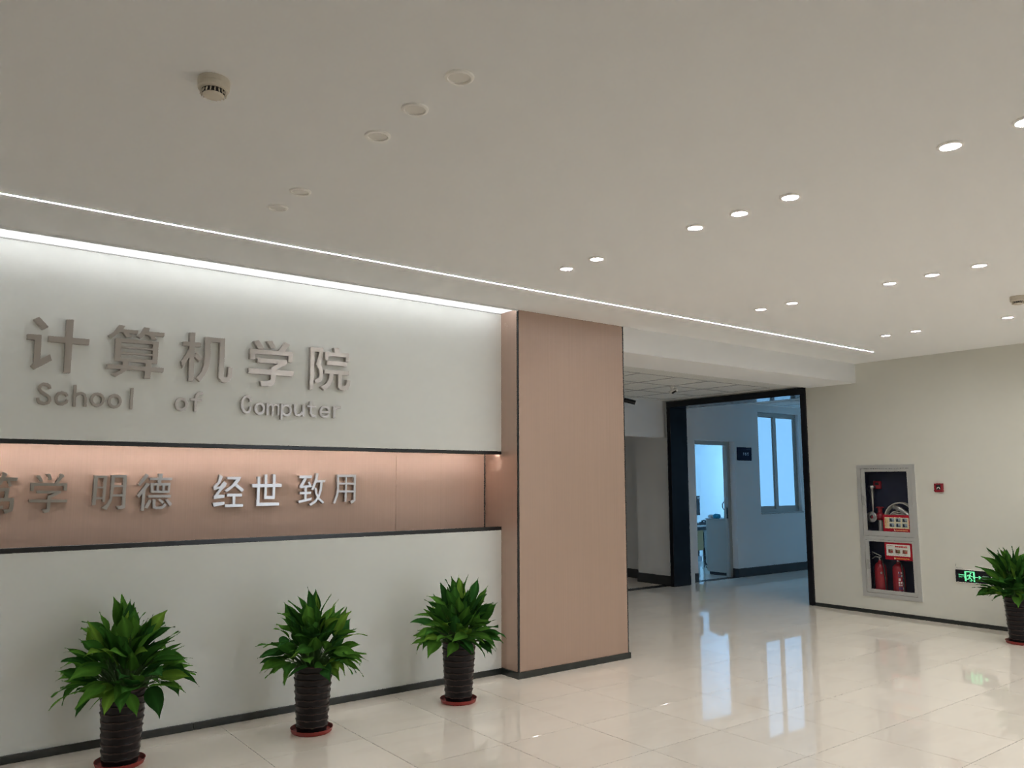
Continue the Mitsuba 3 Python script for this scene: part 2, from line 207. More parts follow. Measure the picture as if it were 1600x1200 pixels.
MOTTO = {"笃":[[[[380,1507],[396,1522],[404,1539],[421,1539],[433,1505],[445,1509],[435,1539],[464,1539],[466,1559],[413,1558],[422,1581],[397,1590],[388,1546],[370,1522]]],[[[537,1498],[397,1499],[399,1479],[515,1478],[513,1440],[435,1441],[438,1470],[420,1471],[415,1422],[543,1420],[542,1374],[513,1372],[522,1348],[557,1362],[562,1380],[563,1439],[531,1440],[535,1478],[536,1478]]],[[[510,1395],[385,1399],[387,1380],[511,1377]]],[[[496,1521],[504,1539],[522,1539],[534,1504],[547,1509],[536,1539],[573,1539],[575,1559],[513,1559],[523,1581],[497,1591],[488,1546],[470,1522],[480,1507]]]],"学":[[[[742,1582],[720,1580],[736,1544],[752,1545]]],[[[818,1571],[795,1583],[769,1526],[786,1526]]],[[[687,1573],[667,1568],[690,1532],[706,1537]]],[[[643,1480],[659,1478],[661,1509],[816,1508],[817,1481],[833,1479],[835,1524],[640,1528]]],[[[737,1450],[737,1447],[734,1447],[734,1428],[639,1429],[640,1412],[734,1410],[733,1372],[711,1369],[721,1348],[746,1353],[751,1366],[752,1410],[838,1409],[841,1426],[752,1428],[752,1439],[756,1439],[803,1464],[803,1471],[805,1479],[674,1482],[676,1464],[764,1464]]]],"明":[[[[1167,1576],[1078,1575],[1076,1427],[1058,1393],[1031,1371],[1060,1359],[1084,1406],[1091,1441],[1146,1440],[1147,1383],[1116,1381],[1127,1360],[1166,1367]],[[1146,1559],[1146,1511],[1096,1511],[1099,1559]],[[1146,1499],[1146,1454],[1092,1454],[1095,1499]]],[[[1034,1412],[1048,1406],[1054,1571],[980,1572],[977,1389],[997,1390],[998,1425],[1034,1425]],[[1034,1502],[1000,1503],[1001,1556],[1034,1556]],[[1034,1492],[1034,1438],[998,1438],[1000,1492]]]],"德":[[[[1299,1573],[1281,1584],[1233,1515],[1247,1504]]],[[[1263,1456],[1260,1349],[1278,1348],[1281,1481],[1307,1516],[1287,1526],[1232,1446],[1244,1431]]],[[[1439,1446],[1298,1447],[1299,1432],[1437,1430]]],[[[1397,1361],[1416,1383],[1401,1395],[1386,1374],[1352,1372],[1345,1382],[1347,1420],[1327,1420],[1329,1366],[1343,1358],[1384,1357]]],[[[1322,1411],[1305,1417],[1279,1369],[1299,1361]]],[[[1353,1543],[1352,1524],[1309,1524],[1312,1462],[1428,1460],[1433,1524],[1372,1524],[1376,1542],[1440,1542],[1443,1558],[1379,1558],[1384,1584],[1355,1584],[1354,1558],[1304,1558],[1305,1543]],[[1329,1476],[1329,1508],[1347,1508],[1347,1475]],[[1383,1474],[1362,1476],[1361,1507],[1382,1507]],[[1417,1474],[1397,1476],[1397,1507],[1417,1507]]],[[[1359,1420],[1388,1388],[1398,1403],[1373,1423]]],[[[1404,1415],[1436,1373],[1448,1388],[1418,1422]]]],"经":[[[[1858,1546],[1827,1505],[1783,1474],[1799,1461],[1862,1510],[1883,1540],[1896,1565],[1798,1565],[1798,1548]]],[[[1713,1476],[1749,1485],[1712,1433],[1714,1415],[1785,1424],[1784,1444],[1744,1444],[1756,1465],[1787,1497],[1798,1521],[1775,1535],[1749,1500],[1726,1496],[1752,1521],[1769,1566],[1746,1581],[1735,1529],[1706,1497]]],[[[1916,1477],[1868,1516],[1862,1510],[1853,1501],[1903,1460]]],[[[1839,1379],[1789,1379],[1791,1360],[1912,1361],[1914,1379],[1858,1379],[1859,1430],[1903,1430],[1903,1450],[1800,1451],[1800,1431],[1838,1430]]],[[[1787,1397],[1707,1391],[1716,1364],[1786,1377]]]],"世":[[[[2006,1492],[2005,1363],[2168,1364],[2169,1385],[2027,1386],[2027,1492],[2058,1493],[2059,1411],[2135,1410],[2137,1493],[2182,1493],[2185,1517],[2137,1517],[2138,1580],[2116,1583],[2117,1516],[2077,1516],[2077,1582],[2057,1582],[2058,1516],[2027,1516],[2027,1567],[2007,1568],[2007,1516],[1969,1515],[1973,1492]],[[2077,1493],[2117,1493],[2118,1432],[2076,1432]]]],"致":[[[[2315,1498],[2322,1483],[2353,1487],[2353,1458],[2319,1457],[2320,1440],[2353,1441],[2353,1404],[2310,1395],[2315,1378],[2410,1399],[2412,1416],[2372,1408],[2372,1441],[2405,1442],[2406,1459],[2372,1458],[2372,1489],[2396,1491],[2398,1488],[2412,1494],[2404,1476],[2422,1469],[2429,1486],[2436,1446],[2450,1418],[2433,1395],[2393,1370],[2403,1356],[2445,1381],[2460,1402],[2499,1370],[2510,1382],[2470,1414],[2470,1415],[2472,1419],[2489,1472],[2491,1526],[2512,1527],[2514,1543],[2450,1541],[2460,1589],[2441,1593],[2429,1537],[2412,1495],[2391,1533],[2377,1526],[2387,1506],[2339,1501],[2354,1522],[2370,1551],[2355,1555],[2408,1556],[2409,1576],[2313,1575],[2313,1555],[2348,1555]],[[2445,1525],[2473,1526],[2471,1476],[2459,1438],[2453,1449],[2446,1488],[2429,1486]]]],"用":[[[[2670,1382],[2686,1382],[2686,1451],[2741,1450],[2742,1396],[2715,1386],[2728,1366],[2759,1387],[2760,1582],[2605,1582],[2607,1471],[2601,1435],[2579,1375],[2595,1369],[2617,1430],[2620,1452],[2671,1451]],[[2672,1565],[2672,1522],[2622,1522],[2621,1565]],[[2672,1509],[2671,1465],[2622,1466],[2622,1509]],[[2686,1509],[2741,1508],[2741,1465],[2686,1465]],[[2686,1522],[2686,1565],[2740,1565],[2741,1521]]]]}
# ================================================================ dimensions of the place
FW = 5.347            # face of the feature wall (y)
CF = 5.122            # front of the clad column, of the bulkhead, edge of the plaster ceiling (y)
XC0, XC1 = 3.969, 5.190
XW = 9.48             # back of the right wall (x)
XR = 9.130            # face of the right wall (x)
H = 2.931
ZB = 2.697            # underside of the bulkhead
DW = 8.190            # face of the corridor's door wall (y)
XL, YB = -6.2, -9.0   # the lobby's walls behind the camera
G = 0.604

# ================================================================ floor
fl = thing('floor', 'polished cream marble tiled floor of the lobby and corridor', 'floor', kind='structure')
part(fl, 'bed', box(XL - .1, 16.2, YB - .1, 12.1, -0.12, -0.0012), 'grout_mat')
tile_mesh = cbox(-G / 2 + 0.0014, G / 2 - 0.0014, -G / 2 + 0.0014, G / 2 - 0.0014, -0.010, 0.0, 0.0006)
tile_ply = mikit.ply(tile_mesh, 'tile_mat')
fw = np.array(FWD); rt = np.cross(fw, UP); rt /= np.linalg.norm(rt); upv = np.cross(rt, fw)
seen, rest = [], []
for i in range(-15, 23):
    for j in range(-20, 16):
        cx, cy = 2.347 + G * (i + .5), 2.735 + G * (j + .5)
        if not (XL - .3 < cx < 16 and YB - .3 < cy < 12): continue
        inview = False
        for a in (-.5, 0, .5):
            for b in (-.5, 0, .5):
                q = np.array([cx + a * G, cy + b * G, -1.528]); d = q @ fw
                if d > .3 and -850 < 1254 * (q @ rt) / d < 830 and -1254 * (q @ upv) / d < 640:
                    inview = True
        hid = (cy > FW + .1 and cx < XC1 + .1) or (cx > XR + .5 and (cy < 5.6 or cy > 9.2)) or (cy > 9.3)
        (seen if inview and not hid else rest).append((cx, cy))
seen.sort(key=lambda c: c[0] ** 2 + c[1] ** 2)
rest += seen[300:]
for cx, cy in seen[:300]:
    part(fl, 'tile', {**tile_ply, 'to_world': T().translate([cx, cy, 0])}, None)
v0, f0 = tile_mesh.vertices, tile_mesh.faces
part(fl, 'tile_field', trimesh.Trimesh(np.vstack([v0 + [cx, cy, 0] for cx, cy in rest]), np.vstack([f0 + k * len(v0) for k in range(len(rest))]), process=False), 'tile_mat', kind='stuff')
part(fl, 'threshold_strip', cbox(XC1, XR + .05, 8.16, 8.33, -0.005, 0.0012, 0.001), 'dark_granite', label='dark stone strip under the low passage header')
part(fl, 'threshold_strip', cbox(9.84, 10.79, 8.19, 8.345, -0.005, 0.0012, 0.001), 'dark_granite', label='dark stone strip under the office door')

# ================================================================ ceiling
ce = thing('ceiling', 'smooth warm white plaster ceiling with downlights and a white bulkhead over the passage', 'ceiling', kind='structure')
part(ce, 'plaster', box(XL - .1, XR + .02, YB - .1, CF, H, H + .12), 'ceiling_mat')
part(ce, 'cove_edge', cbox(XL, XC0, CF - .012, CF + .002, H - .012, H + .03, .002), 'ceiling_mat')
part(ce, 'cove_roof', box(XL - .1, XC0, CF, FW + .02, H + .012, H + .12), 'ceiling_mat')
part(ce, 'bulkhead', box(XC1, XR + .02, CF, 5.76, ZB, H + .12), 'ceiling_mat', label='white bulkhead beam over the passage')
cz = 2.73
part(ce, 'panel_carrier', box(XC1, XR + .02, 5.76, 8.25, cz + .012, cz + .06), 'joint_dark')
panel_ply = mikit.ply(cbox(-.2935, .2935, -.2935, .2935, 0, .012, .003), 'ceiling_panel')
for i in range(7):
    for j in range(4):
        part(ce, 'grid_panel', {**panel_ply, 'to_world': T().translate([8.95 - .6 * i - .3, 5.91 + .6 * (j + .0) , cz])}, None) if 5.2 < 8.95 - .6 * i - .3 and j > 0 else None
for i in range(6): part(ce, 'grid_bar', box(8.95 - .6 * i - .012, 8.95 - .6 * i + .012, 6.20, 8.02, cz - .004, cz + .012), 'grid_grey')
for j in range(4): part(ce, 'grid_bar', box(XC1, 8.95, 6.21 + .6 * j - .012, 6.21 + .6 * j + .012, cz - .004, cz + .012), 'grid_grey')
part(ce, 'edge_trim', cbox(XC1, XR, 5.76, 6.207, cz - .001, cz + .012, .001), 'ceiling_panel')
part(ce, 'edge_trim', cbox(8.953, XR, 6.21, 8.2, cz - .001, cz + .012, .001), 'ceiling_panel')
part(ce, 'edge_trim', cbox(XC1, 8.95, 8.012, 8.2, cz - .001, cz + .012, .001), 'ceiling_panel')
# corridor beyond the black framed opening
kz = 2.80
part(ce, 'corridor_carrier', box(9.45, 16.1, 4.3, 8.4, kz + .012, kz + .06), 'joint_dark')
for i in range(9):
    for j in range(5):
        part(ce, 'corridor_panel', {**panel_ply, 'to_world': T().translate([9.80 + .6 * i, 7.71 - .6 * j, kz])}, None)
for i in range(9): part(ce, 'grid_bar', box(9.488 + .6 * i, 9.512 + .6 * i, 4.4, 8.01, kz - .004, kz + .012), 'grid_grey')
for j in range(6): part(ce, 'grid_bar', box(XW, 14.9, 8.01 - .6 * j - .012, 8.01 - .6 * j + .012, kz - .004, kz + .012), 'grid_grey')
part(ce, 'edge_trim', box(9.48, 14.9, 8.01, 8.2, kz, kz + .011), 'ceiling_panel')
part(ce, 'passage_soffit', box(XC1, 9.7, 8.2, 12.1, 2.6, 2.7), 'white_paint')
part(ce, 'office_ceiling', box(9.6, 16.1, 8.33, 12.1, 2.9, 3.0), 'white_paint')

# ================================================================ walls
N0, N1, NB = 1.140, 1.772, 5.582      # niche bottom, top, back
wb = thing('wall_back', 'off-white feature wall with a lit rose gold niche across it', 'wall', kind='structure')
part(wb, 'upper_face', box(XL - .1, XC0 + .02, FW, NB + .2, N1, H + .012), 'paint_mat')
part(wb, 'lower_face', box(XL - .1, XC0 + .02, FW, NB + .2, 0, N0), 'paint_mat')
part(wb, 'niche_backing', box(XL - .1, XC0 + .02, NB + .012, NB + .2, N0, N1), 'black_trim')
for x0, x1 in ((-2.3, 3.1185), (3.1195, 3.967)):
    part(wb, 'niche_panel', cbox(x0, x1, NB, NB + .013, N0, N1, .001), 'copper_matte', label='brushed rose gold panel at the back of the niche')
part(wb, 'niche_corner', box(XC0 - .006, XC0, NB - .008, NB, N0, N1), 'black_trim', label='black strip in the right corner of the niche')
part(wb, 'niche_trim', cbox(XL, XC0, FW - .004, FW + .03, N1 - .022, N1 + .004, .002), 'black_trim', label='black metal edge along the top of the niche')
part(wb, 'niche_trim', cbox(XL, XC0, FW - .004, FW + .012, N0 - .006, N0 + .024, .002), 'black_trim', label='black metal edge along the bottom of the niche')
part(wb, 'niche_shelf', box(XL, XC0, FW + .012, NB, N0 - .002, N0 + .004), 'black_trim', label='dark glossy floor of the niche')
part(wb, 'wall_top_edge', box(XL, XC0, FW - .003, FW, H - .004, H + .003), 'frame_grey')
nl = thing('niche_light', 'warm LED strip tucked under the top edge of the rose gold niche', 'light')
part(nl, 'channel', box(XL + .1, XC0 - .002, FW + .03, FW + .047, N1 - .004, N1), 'alu')
m = trimesh.Trimesh([[XL + .1, FW + .031, N1 - .0165], [XC0 - .004, FW + .031, N1 - .0165], [XC0 - .004, FW + .046, N1 - .0085], [XL + .1, FW + .046, N1 - .0085]], [[0, 2, 1], [0, 3, 2]], process=False)
part(nl, 'diffuser', m, 'lens_mat', emitter=NICHE_LED)
cv = thing('cove_light', 'long cool white light panel between the ceiling edge and the top of the feature wall', 'light')
part(cv, 'diffuser', box(XL, XC0 - .002, CF + .006, FW - .002, H + .004, H + .010), 'lens_mat', emitter=COVE)
part(cv, 'led_strip', trimesh.Trimesh([[XL, CF + .003, H - .009], [XC0 - .003, CF + .003, H - .009], [XC0 - .003, CF + .003, H + .002], [XL, CF + .003, H + .002]], [[0, 2, 1], [0, 3, 2]], process=False), 'lens_mat', emitter=COVE_LED)

bb = thing('baseboard_back', 'thin black baseboard along the feature wall', 'baseboard', kind='structure')
for x0, x1 in ((XL, -1.4), (-1.398, 1.58), (1.582, XC0)):
    part(bb, 'length', cbox(x0, x1, FW - .010, FW, 0, .046, .002), 'plinth_mat')

wr = thing('wall_right', 'cream painted right-hand wall with the fire hose cabinet and the exit sign', 'wall', kind='structure')
HC = (4.490, 5.155, 0.205, 1.700)     # the cabinet's hole: y0, y1, z0, z1
part(wr, 'face', extrude_yz(sbox(YB - .1, 0, 5.80, H).difference(sbox(HC[0], HC[2], HC[1], HC[3])), XR, XW), 'cream_paint')
part(wr, 'over_opening', box(XR, XW, 5.80, 8.12, 2.712, 2.95), 'cream_paint')
part(wr, 'passage_side', box(XR + .05, 9.65, 8.12, 8.83, 0, 2.8), 'white_paint')
part(wr, 'passage_recess', box(XW, 9.65, 8.83, 12, 0, 2.8), 'white_paint')
br = thing('baseboard_right', 'thin black baseboard under the right-hand wall', 'baseboard', kind='structure')
for y0, y1 in ((YB, .9), (.902, 3.4), (3.402, 5.80)):
    part(br, 'length', cbox(XR - .010, XR, y0, y1, 0, .042, .002), 'plinth_mat')
part(br, 'skirting_stone', cbox(XR + .036, XR + .05, 8.135, 8.44, 0, .14, .002), 'dark_granite', label='tall dark stone skirting in the passage')
part(br, 'skirting_stone', cbox(XR + .036, XR + .05, 8.443, 8.842, 0, .14, .002), 'dark_granite', label='tall dark stone skirting in the passage')
part(br, 'skirting_stone', cbox(XR + .05, XW, 8.83, 8.842, 0, .14, .002), 'dark_granite')
part(br, 'skirting_stone', cbox(XW - .014, XW, 8.842, 10.2, 0, .14, .002), 'dark_granite')

tr = thing('trim_1', 'glossy black stone frame around the wide opening to the corridor', 'door frame', kind='structure')
part(tr, 'jamb', cbox(XR - .025, XW, 8.050, 8.120, 0, 2.62, .004), 'black_stone', label='far black jamb')
part(tr, 'jamb', cbox(XR - .025, XW, 5.800, 5.875, 0, 2.62, .004), 'black_stone', label='near black jamb beside the cream wall')
part(tr, 'lintel', cbox(XR - .025, XW, 5.800, 8.120, 2.62, 2.710, .004), 'black_stone')

# passage header and annex walls
wh = thing('wall_passage', 'pale header wall over the low passage behind the column', 'wall', kind='structure')
part(wh, 'header', box(XC1, XR + .06, 8.20, 8.34, 2.18, 2.80), 'white_paint')
part(wh, 'left_side', box(XC1 - .2, XC1, 5.76, 12, 0, 2.8), 'white_paint')
part(wh, 'far_end', box(XC1 - .2, 9.65, 12, 12.1, 0, 2.8), 'white_paint')
part(wh, 'end_skirting', box(XC1, XW, 11.985, 12, 0, .14), 'dark_granite')

# corridor with the office door and the window
WX0, WX1, WZ0, WZ1 = 11.44, 12.62, 1.000, 2.690
DX0, DX1, DZ = 9.815, 10.790, 2.165
wd = thing('wall_corridor', 'grey-blue corridor wall with an office door and a frosted window', 'wall', kind='structure')
part(wd, 'face', extrude_xz(sbox(9.46, 0, 15, 2.95).difference(unary_union([sbox(WX0, WZ0, WX1, WZ1), sbox(DX0, -.1, DX1, DZ)])), DW, 8.34), 'white_paint')
part(wd, 'corridor_end', box(14.9, 15, 4.3, 12, 0, 2.95), 'white_paint')
part(wd, 'corridor_near_side', box(9.46, 15, 4.2, 4.3, 0, 2.95), 'white_paint')
bc = thing('baseboard_corridor', 'tall dark stone skirting along the corridor wall', 'baseboard', kind='structure')
part(bc, 'skirting_stone', cbox(XW, DX0, DW - .012, DW, 0, .14, .002), 'dark_granite')
part(bc, 'skirting_stone', cbox(DX1 - .012, DX1, DW - .012, 8.31, 0, .14, .002), 'dark_granite')
for x0, x1 in ((10.778, 11.6), (11.603, 12.4), (12.403, 13.2), (13.203, 14.9)):
    part(bc, 'skirting_stone', cbox(x0, x1, DW - .012, DW, 0, .14, .002), 'dark_granite')

wn = thing('window_1', 'sliding window with two glowing frosted panes beside the office door', 'window', kind='structure')
y0, y1 = 8.255, 8.30
WF = 12.58
part(wn, 'frame', frame_xz(WX0 - .05, WF + .03, WZ0 - .008, WZ1 - .005, .065, y0, y1), 'frame_grey')
def sash(x0, x1, z0, z1, stile, rail, ya, yb): return extrude_xz(sbox(x0, z0, x1, z1).difference(sbox(x0 + stile, z0 + rail, x1 - stile, z1 - rail)), ya, yb)
part(wn, 'sash', sash(WX0, 12.02, WZ0 + .055, WZ1 - .035, .075, .05, y0 + .020, y1 - .004), 'frame_grey')
part(wn, 'sash', sash(11.965, 12.60, WZ0 + .055, WZ1 - .035, .075, .05, y0 + .002, y1 - .025), 'frame_grey')
def pane_solid(x0, x1, z0, z1, y): return box(x0, x1, y, y + .005, z0, z1)
part(wn, 'pane', pane_solid(WX0 + .03, 11.98, WZ0 + .09, WZ1 - .075, y0 + .030), 'lens_mat', emitter=BLUE_PANE)
part(wn, 'pane', pane_solid(12.0, 12.57, WZ0 + .09, WZ1 - .075, y0 + .010), 'lens_mat', emitter=BLUE_PANE)
part(wn, 'sill', cbox(WX0 - .0, WX1 + .03, DW - .015, y0, WZ0 - .020, WZ0 + .004, .003), 'frame_grey')
part(wn, 'side_fill', box(WF + .031, WX1 + .01, y0 + .01, 8.33, WZ0, WZ1), 'white_paint')

do = thing('door_1', 'open office doorway with a grey steel frame in the corridor wall', 'door', kind='structure')
part(do, 'frame', cat([box(DX0 - .04, DX0 + .006, 8.30, 8.37, 0, DZ), box(DX1 - .075, DX1, 8.29, 8.37, 0, DZ), box(DX0, DX1, 8.29, 8.37, DZ - .06, DZ)]), 'frame_grey')
part(do, 'stop', cat([box(DX1 - .080, DX1 - .076, 8.31, 8.36, 0, DZ - .05)]), 'cabinet_grey')
k = part(do, 'lock_plate', cbox(DX1 - .084, DX1 - .079, 8.295, 8.325, .93, 1.10, .001), 'black_trim', label='black lock plate')

wn2 = thing('window_4', 'daylit window at the hidden end of the corridor', 'window', kind='structure')
part(wn2, 'frame', extrude_yz(sbox(4.8, .9, 7.4, 2.5).difference(sbox(4.85, .95, 6.08, 2.45)).difference(sbox(6.12, .95, 7.35, 2.45)), 14.86, 14.90), 'alu')
for a, b in ((4.85, 6.08), (6.12, 7.35)):
    part(wn2, 'pane', box(14.875, 14.885, a, b, .95, 2.45), 'lens_mat', emitter=CORRIDOR_DAY)

# lobby walls behind the camera
wl = thing('wall_left', 'cream lobby wall left of the camera', 'wall', kind='structure')
part(wl, 'face', box(XL - .1, XL, YB, FW, 0, H), 'cream_paint')
wf = thing('wall_front', 'lobby wall behind the camera with the glazed entrance', 'wall', kind='structure')
part(wf, 'face', extrude_xz(sbox(XL - .1, 0, XR + .1, H).difference(sbox(6.2, -.1, 9.0, 2.5)), YB - .1, YB), 'cream_paint')
en = thing('window_2', 'glazed lobby entrance behind the camera', 'window', kind='structure')
for k in range(3):
    x0 = 6.2 + .933 * k
    part(en, 'frame', frame_xz(x0, x0 + .933, 0, 2.5, .05, YB - .08, YB - .02), 'alu')
    part(en, 'pane', box(x0 + .05, x0 + .883, YB - .06, YB - .05, .05, 2.45), 'lens_mat', emitter=ENTRANCE_DAY)

# ================================================================ clad column
co = thing('column', 'rose gold clad square column at the end of the feature wall', 'column')
part(co, 'core', box(XC0 + .012, XC1 - .012, CF + .012, 5.76, .05, H + .1), 'black_trim')
part(co, 'front_panel', cbox(XC0 + .014, XC1 - .014, CF, CF + .012, .05, H, .001), 'copper_mat')
part(co, 'side_panel', cbox(XC0, XC0 + .012, CF + .014, NB + .1, .05, H + .012, .001), 'copper_mat', label='left side panel, faintly scuffed near the top')
part(co, 'side_panel', cbox(XC1 - .012, XC1, CF + .014, 5.76, .05, ZB, .001), 'copper_mat', label='right side panel')
part(co, 'corner_trim', cbox(XC0 + .001, XC0 + .013, CF + .001, CF + .013, .05, H, .001), 'black_trim', label='black corner strip')
part(co, 'corner_trim', cbox(XC1 - .013, XC1 - .001, CF + .001, CF + .013, .05, H, .001), 'black_trim', label='black corner strip')
part(co, 'plinth', cat([box(XC0 - .010, XC1 + .010, CF - .010, CF + .012, 0, .05), box(XC0 - .010, XC0 + .01, CF, FW - .01, 0, .05), box(XC1 - .01, XC1 + .010, CF, 5.76, 0, .05)]), 'plinth_mat', label='black plinth')

# ================================================================ letters on the wall
def glyph(rings):
    return unary_union([Polygon(np.array(r[0]) / 1000, [np.array(h) / 1000 for h in r[1:]]).buffer(0) for r in rings])
def letter_mesh(rings, y0, y1):
    p = glyph(rings)
    c = .0025
    ms = [extrude_xz(p, y0 + c, y1)]
    q = p.buffer(-c, join_style='mitre')
    if not q.is_empty: ms.append(extrude_xz(q, y0, y0 + c))
    return cat(ms)
LN = {'计': 'first from the left', '算': 'second from the left', '机': 'the middle one', '学': 'fourth from the left', '院': 'last, brightest one'}
for ch, rings in list(SIGN.items())[:5]:
    single('sign_character', letter_mesh(rings, FW - .035, FW + .001), 'steel', f'large brushed steel character {ch} high on the white wall, {LN[ch]} of five', 'sign letter', 'large steel characters on the feature wall')
WORDS = [('S', 'capital S that begins School'), ('c', 'letter c of School'), ('h', 'letter h of School'), ('o', 'first letter o of School'), ('o2', 'second letter o of School'), ('l', 'letter l that ends School'),
         ('o3', 'letter o of the word of'), ('f', 'letter f of the word of'), ('C', 'capital C that begins Computer'), ('o4', 'letter o of Computer'), ('m', 'letter m of Computer'), ('p', 'letter p of Computer'),
         ('u', 'letter u of Computer'), ('t', 'letter t of Computer'), ('e', 'letter e of Computer'), ('r', 'letter r that ends Computer')]
for k, d in WORDS:
    single('sign_letter', letter_mesh(SIGN[k], FW - .024, FW + .001), 'steel', f'small steel {d}, under the large characters', 'sign letter', 'steel letters School of Computer')
ML = {'笃': 'cut by the left edge of the photo', '学': 'second from the left', '明': 'third from the left', '德': 'fourth from the left', '经': 'first of the right-hand four', '世': 'second of the right-hand four', '致': 'next to last', '用': 'last on the right'}
for ch, rings in MOTTO.items():
    single('motto_character', letter_mesh(rings, NB - .030, NB + .001), 'steel', f'steel motto character {ch} inside the rose gold niche, {ML[ch]}', 'sign letter', 'steel motto characters in the niche')

# ================================================================ ceiling lamps and detectors
ring = lathe([(.040, -.001), (.040, -.007), (.043, -.009), (.051, -.006), (.0525, 0), (.040, 0), (.040, -.001)], 40)
ring_ply = mikit.ply(ring, 'plastic_white', 30)
def disk(r, n=24):
    a = np.arange(n) * 2 * np.pi / n
    v = np.vstack([np.column_stack([r * np.cos(a), r * np.sin(a), 0 * a]), [[0, 0, 0]]])
    return trimesh.Trimesh(v, [[n, (i + 1) % n, i] for i in range(n)], process=False)
lens_on = mikit.ply(disk(.0405), 'lens_mat', emitter=DOWNLIGHT)
lens_off = mikit.ply(disk(.0405), 'lens_off')
def downlight(x, y, on, label, group):
    t = thing('downlight', label, 'downlight', group)
    w = T().translate([x, y, H])
    part(t, 'trim_ring', {**ring_ply, 'to_world': w}, None)
    part(t, 'lens', {**(lens_on if on else lens_off), 'to_world': T().translate([x, y, H - .0025])}, None)
PAIR, TRIO = (3.90, 3.61), (2.817, 2.52, 2.217)
ORD = ('first', 'second', 'third', 'fourth', 'fifth', 'sixth', 'seventh', 'eighth')
far = ('farthest', 'middle', 'nearest')
for k, y in enumerate(PAIR): downlight(1.465, y, False, f'switched-off round downlight, {("farther", "nearer")[k]} of the two near the LED line', 'switched-off downlights')
for k, y in enumerate(TRIO): downlight(1.465, y, False, f'switched-off round downlight, {far[k]} of the three in the middle of the bare ceiling', 'switched-off downlights')
for X, where in ((3.435, 'in the row before the rose gold column'), (5.550, 'in the row before the passage'), (7.545, 'in the row by the cream wall')):
    for k, y in enumerate(PAIR): downlight(X, y, True, f'lit round downlight, {("farther", "nearer")[k]} of the far pair {where}', 'lit downlights')
    for k, y in enumerate(TRIO): downlight(X, y, True, f'lit round downlight, {far[k]} of the three {where}', 'lit downlights')
    for y, w in ((1.45, 'farther'), (1.16, 'nearer')): downlight(X, y, True, f'lit round downlight, {w} of the near pair {where}', 'lit downlights')
    for k, y in enumerate((.367, .07, -.233, -1.0, -1.29, -2.08, -2.38, -2.68)): downlight(X, y, True, f'lit downlight behind the camera, {ORD[k]} of eight {where}', 'lit downlights behind the camera')
ll = thing('linear_light', 'long thin white LED line recessed in the ceiling along the feature wall', 'light')
part(ll, 'channel', cat([box(-3.5, 8.43, 4.498, 4.503, H - .0015, H + .001), box(-3.5, 8.43, 4.519, 4.524, H - .0015, H + .001)]), 'plastic_white')
part(ll, 'diffuser', box(-3.5, 8.428, 4.503, 4.519, H - .003, H + .001), 'lens_mat', emitter=LED_LINE)

def detector(x, y, label):
    t = thing('smoke_detector', label, 'smoke detector', 'smoke detectors')
    at = (x, y, H)
    part(t, 'base', lathe([(0, 0), (.053, 0), (.054, -.004), (.054, -.020), (.0, -.020)], 40, at), 'detector_cream', 30)
    part(t, 'body', lathe([(0, -.0205), (.0535, -.0205), (.0535, -.034), (.050, -.040), (.046, -.041), (0, -.041)], 40, at), 'detector_cream', 30)
    part(t, 'chamber', lathe([(0, -.041), (.040, -.041), (.034, -.056), (0, -.056)], 32, at), 'grille_black', 30, label='dark smoke inlet')
    fins = []
    for a in np.arange(18) * 2 * np.pi / 18:
        b = trimesh.creation.box(extents=(.004, .0035, .020)); b.apply_transform(trimesh.transformations.rotation_matrix(-.35, (0, 1, 0))); b.apply_translation((.0400, 0, -.0485))
        b.apply_transform(trimesh.transformations.rotation_matrix(a, (0, 0, 1))); fins.append(b)
    m = cat(fins); m.apply_translation(at)
    part(t, 'grille', m, 'detector_cream')
    part(t, 'cap', lathe([(0, -.0555), (.036, -.0555), (.036, -.058), (.030, -.063), (.015, -.0655), (0, -.066)], 32, at), 'detector_cream', 30)
detector(.790, 2.755, 'round cream smoke detector on the left part of the ceiling')
detector(6.760, 2.445, 'round cream smoke detector at the right edge of the ceiling')

t = thing('motion_sensor', 'small beige ceiling sensor hanging from the grid ceiling of the passage', 'sensor')
part(t, 'base', lathe([(0, 0), (.030, 0), (.028, -.012), (.012, -.016), (.012, -.035), (0, -.035)], 24, (7.87, 6.91, cz)), 'plastic_white', 30)
m = cbox(-.055, .055, -.030, .030, -.018, .018, .006); m.apply_transform(trimesh.transformations.euler_matrix(.35, -.45, -.5)); m.apply_translation((7.88, 6.90, cz - .05))
part(t, 'head', m, 'plastic_white')
part(t, 'lens', trimesh.Trimesh(m.vertices * .6 + (m.centroid * .4) + [-.012, -.014, -.014], m.faces), 'grille_black')

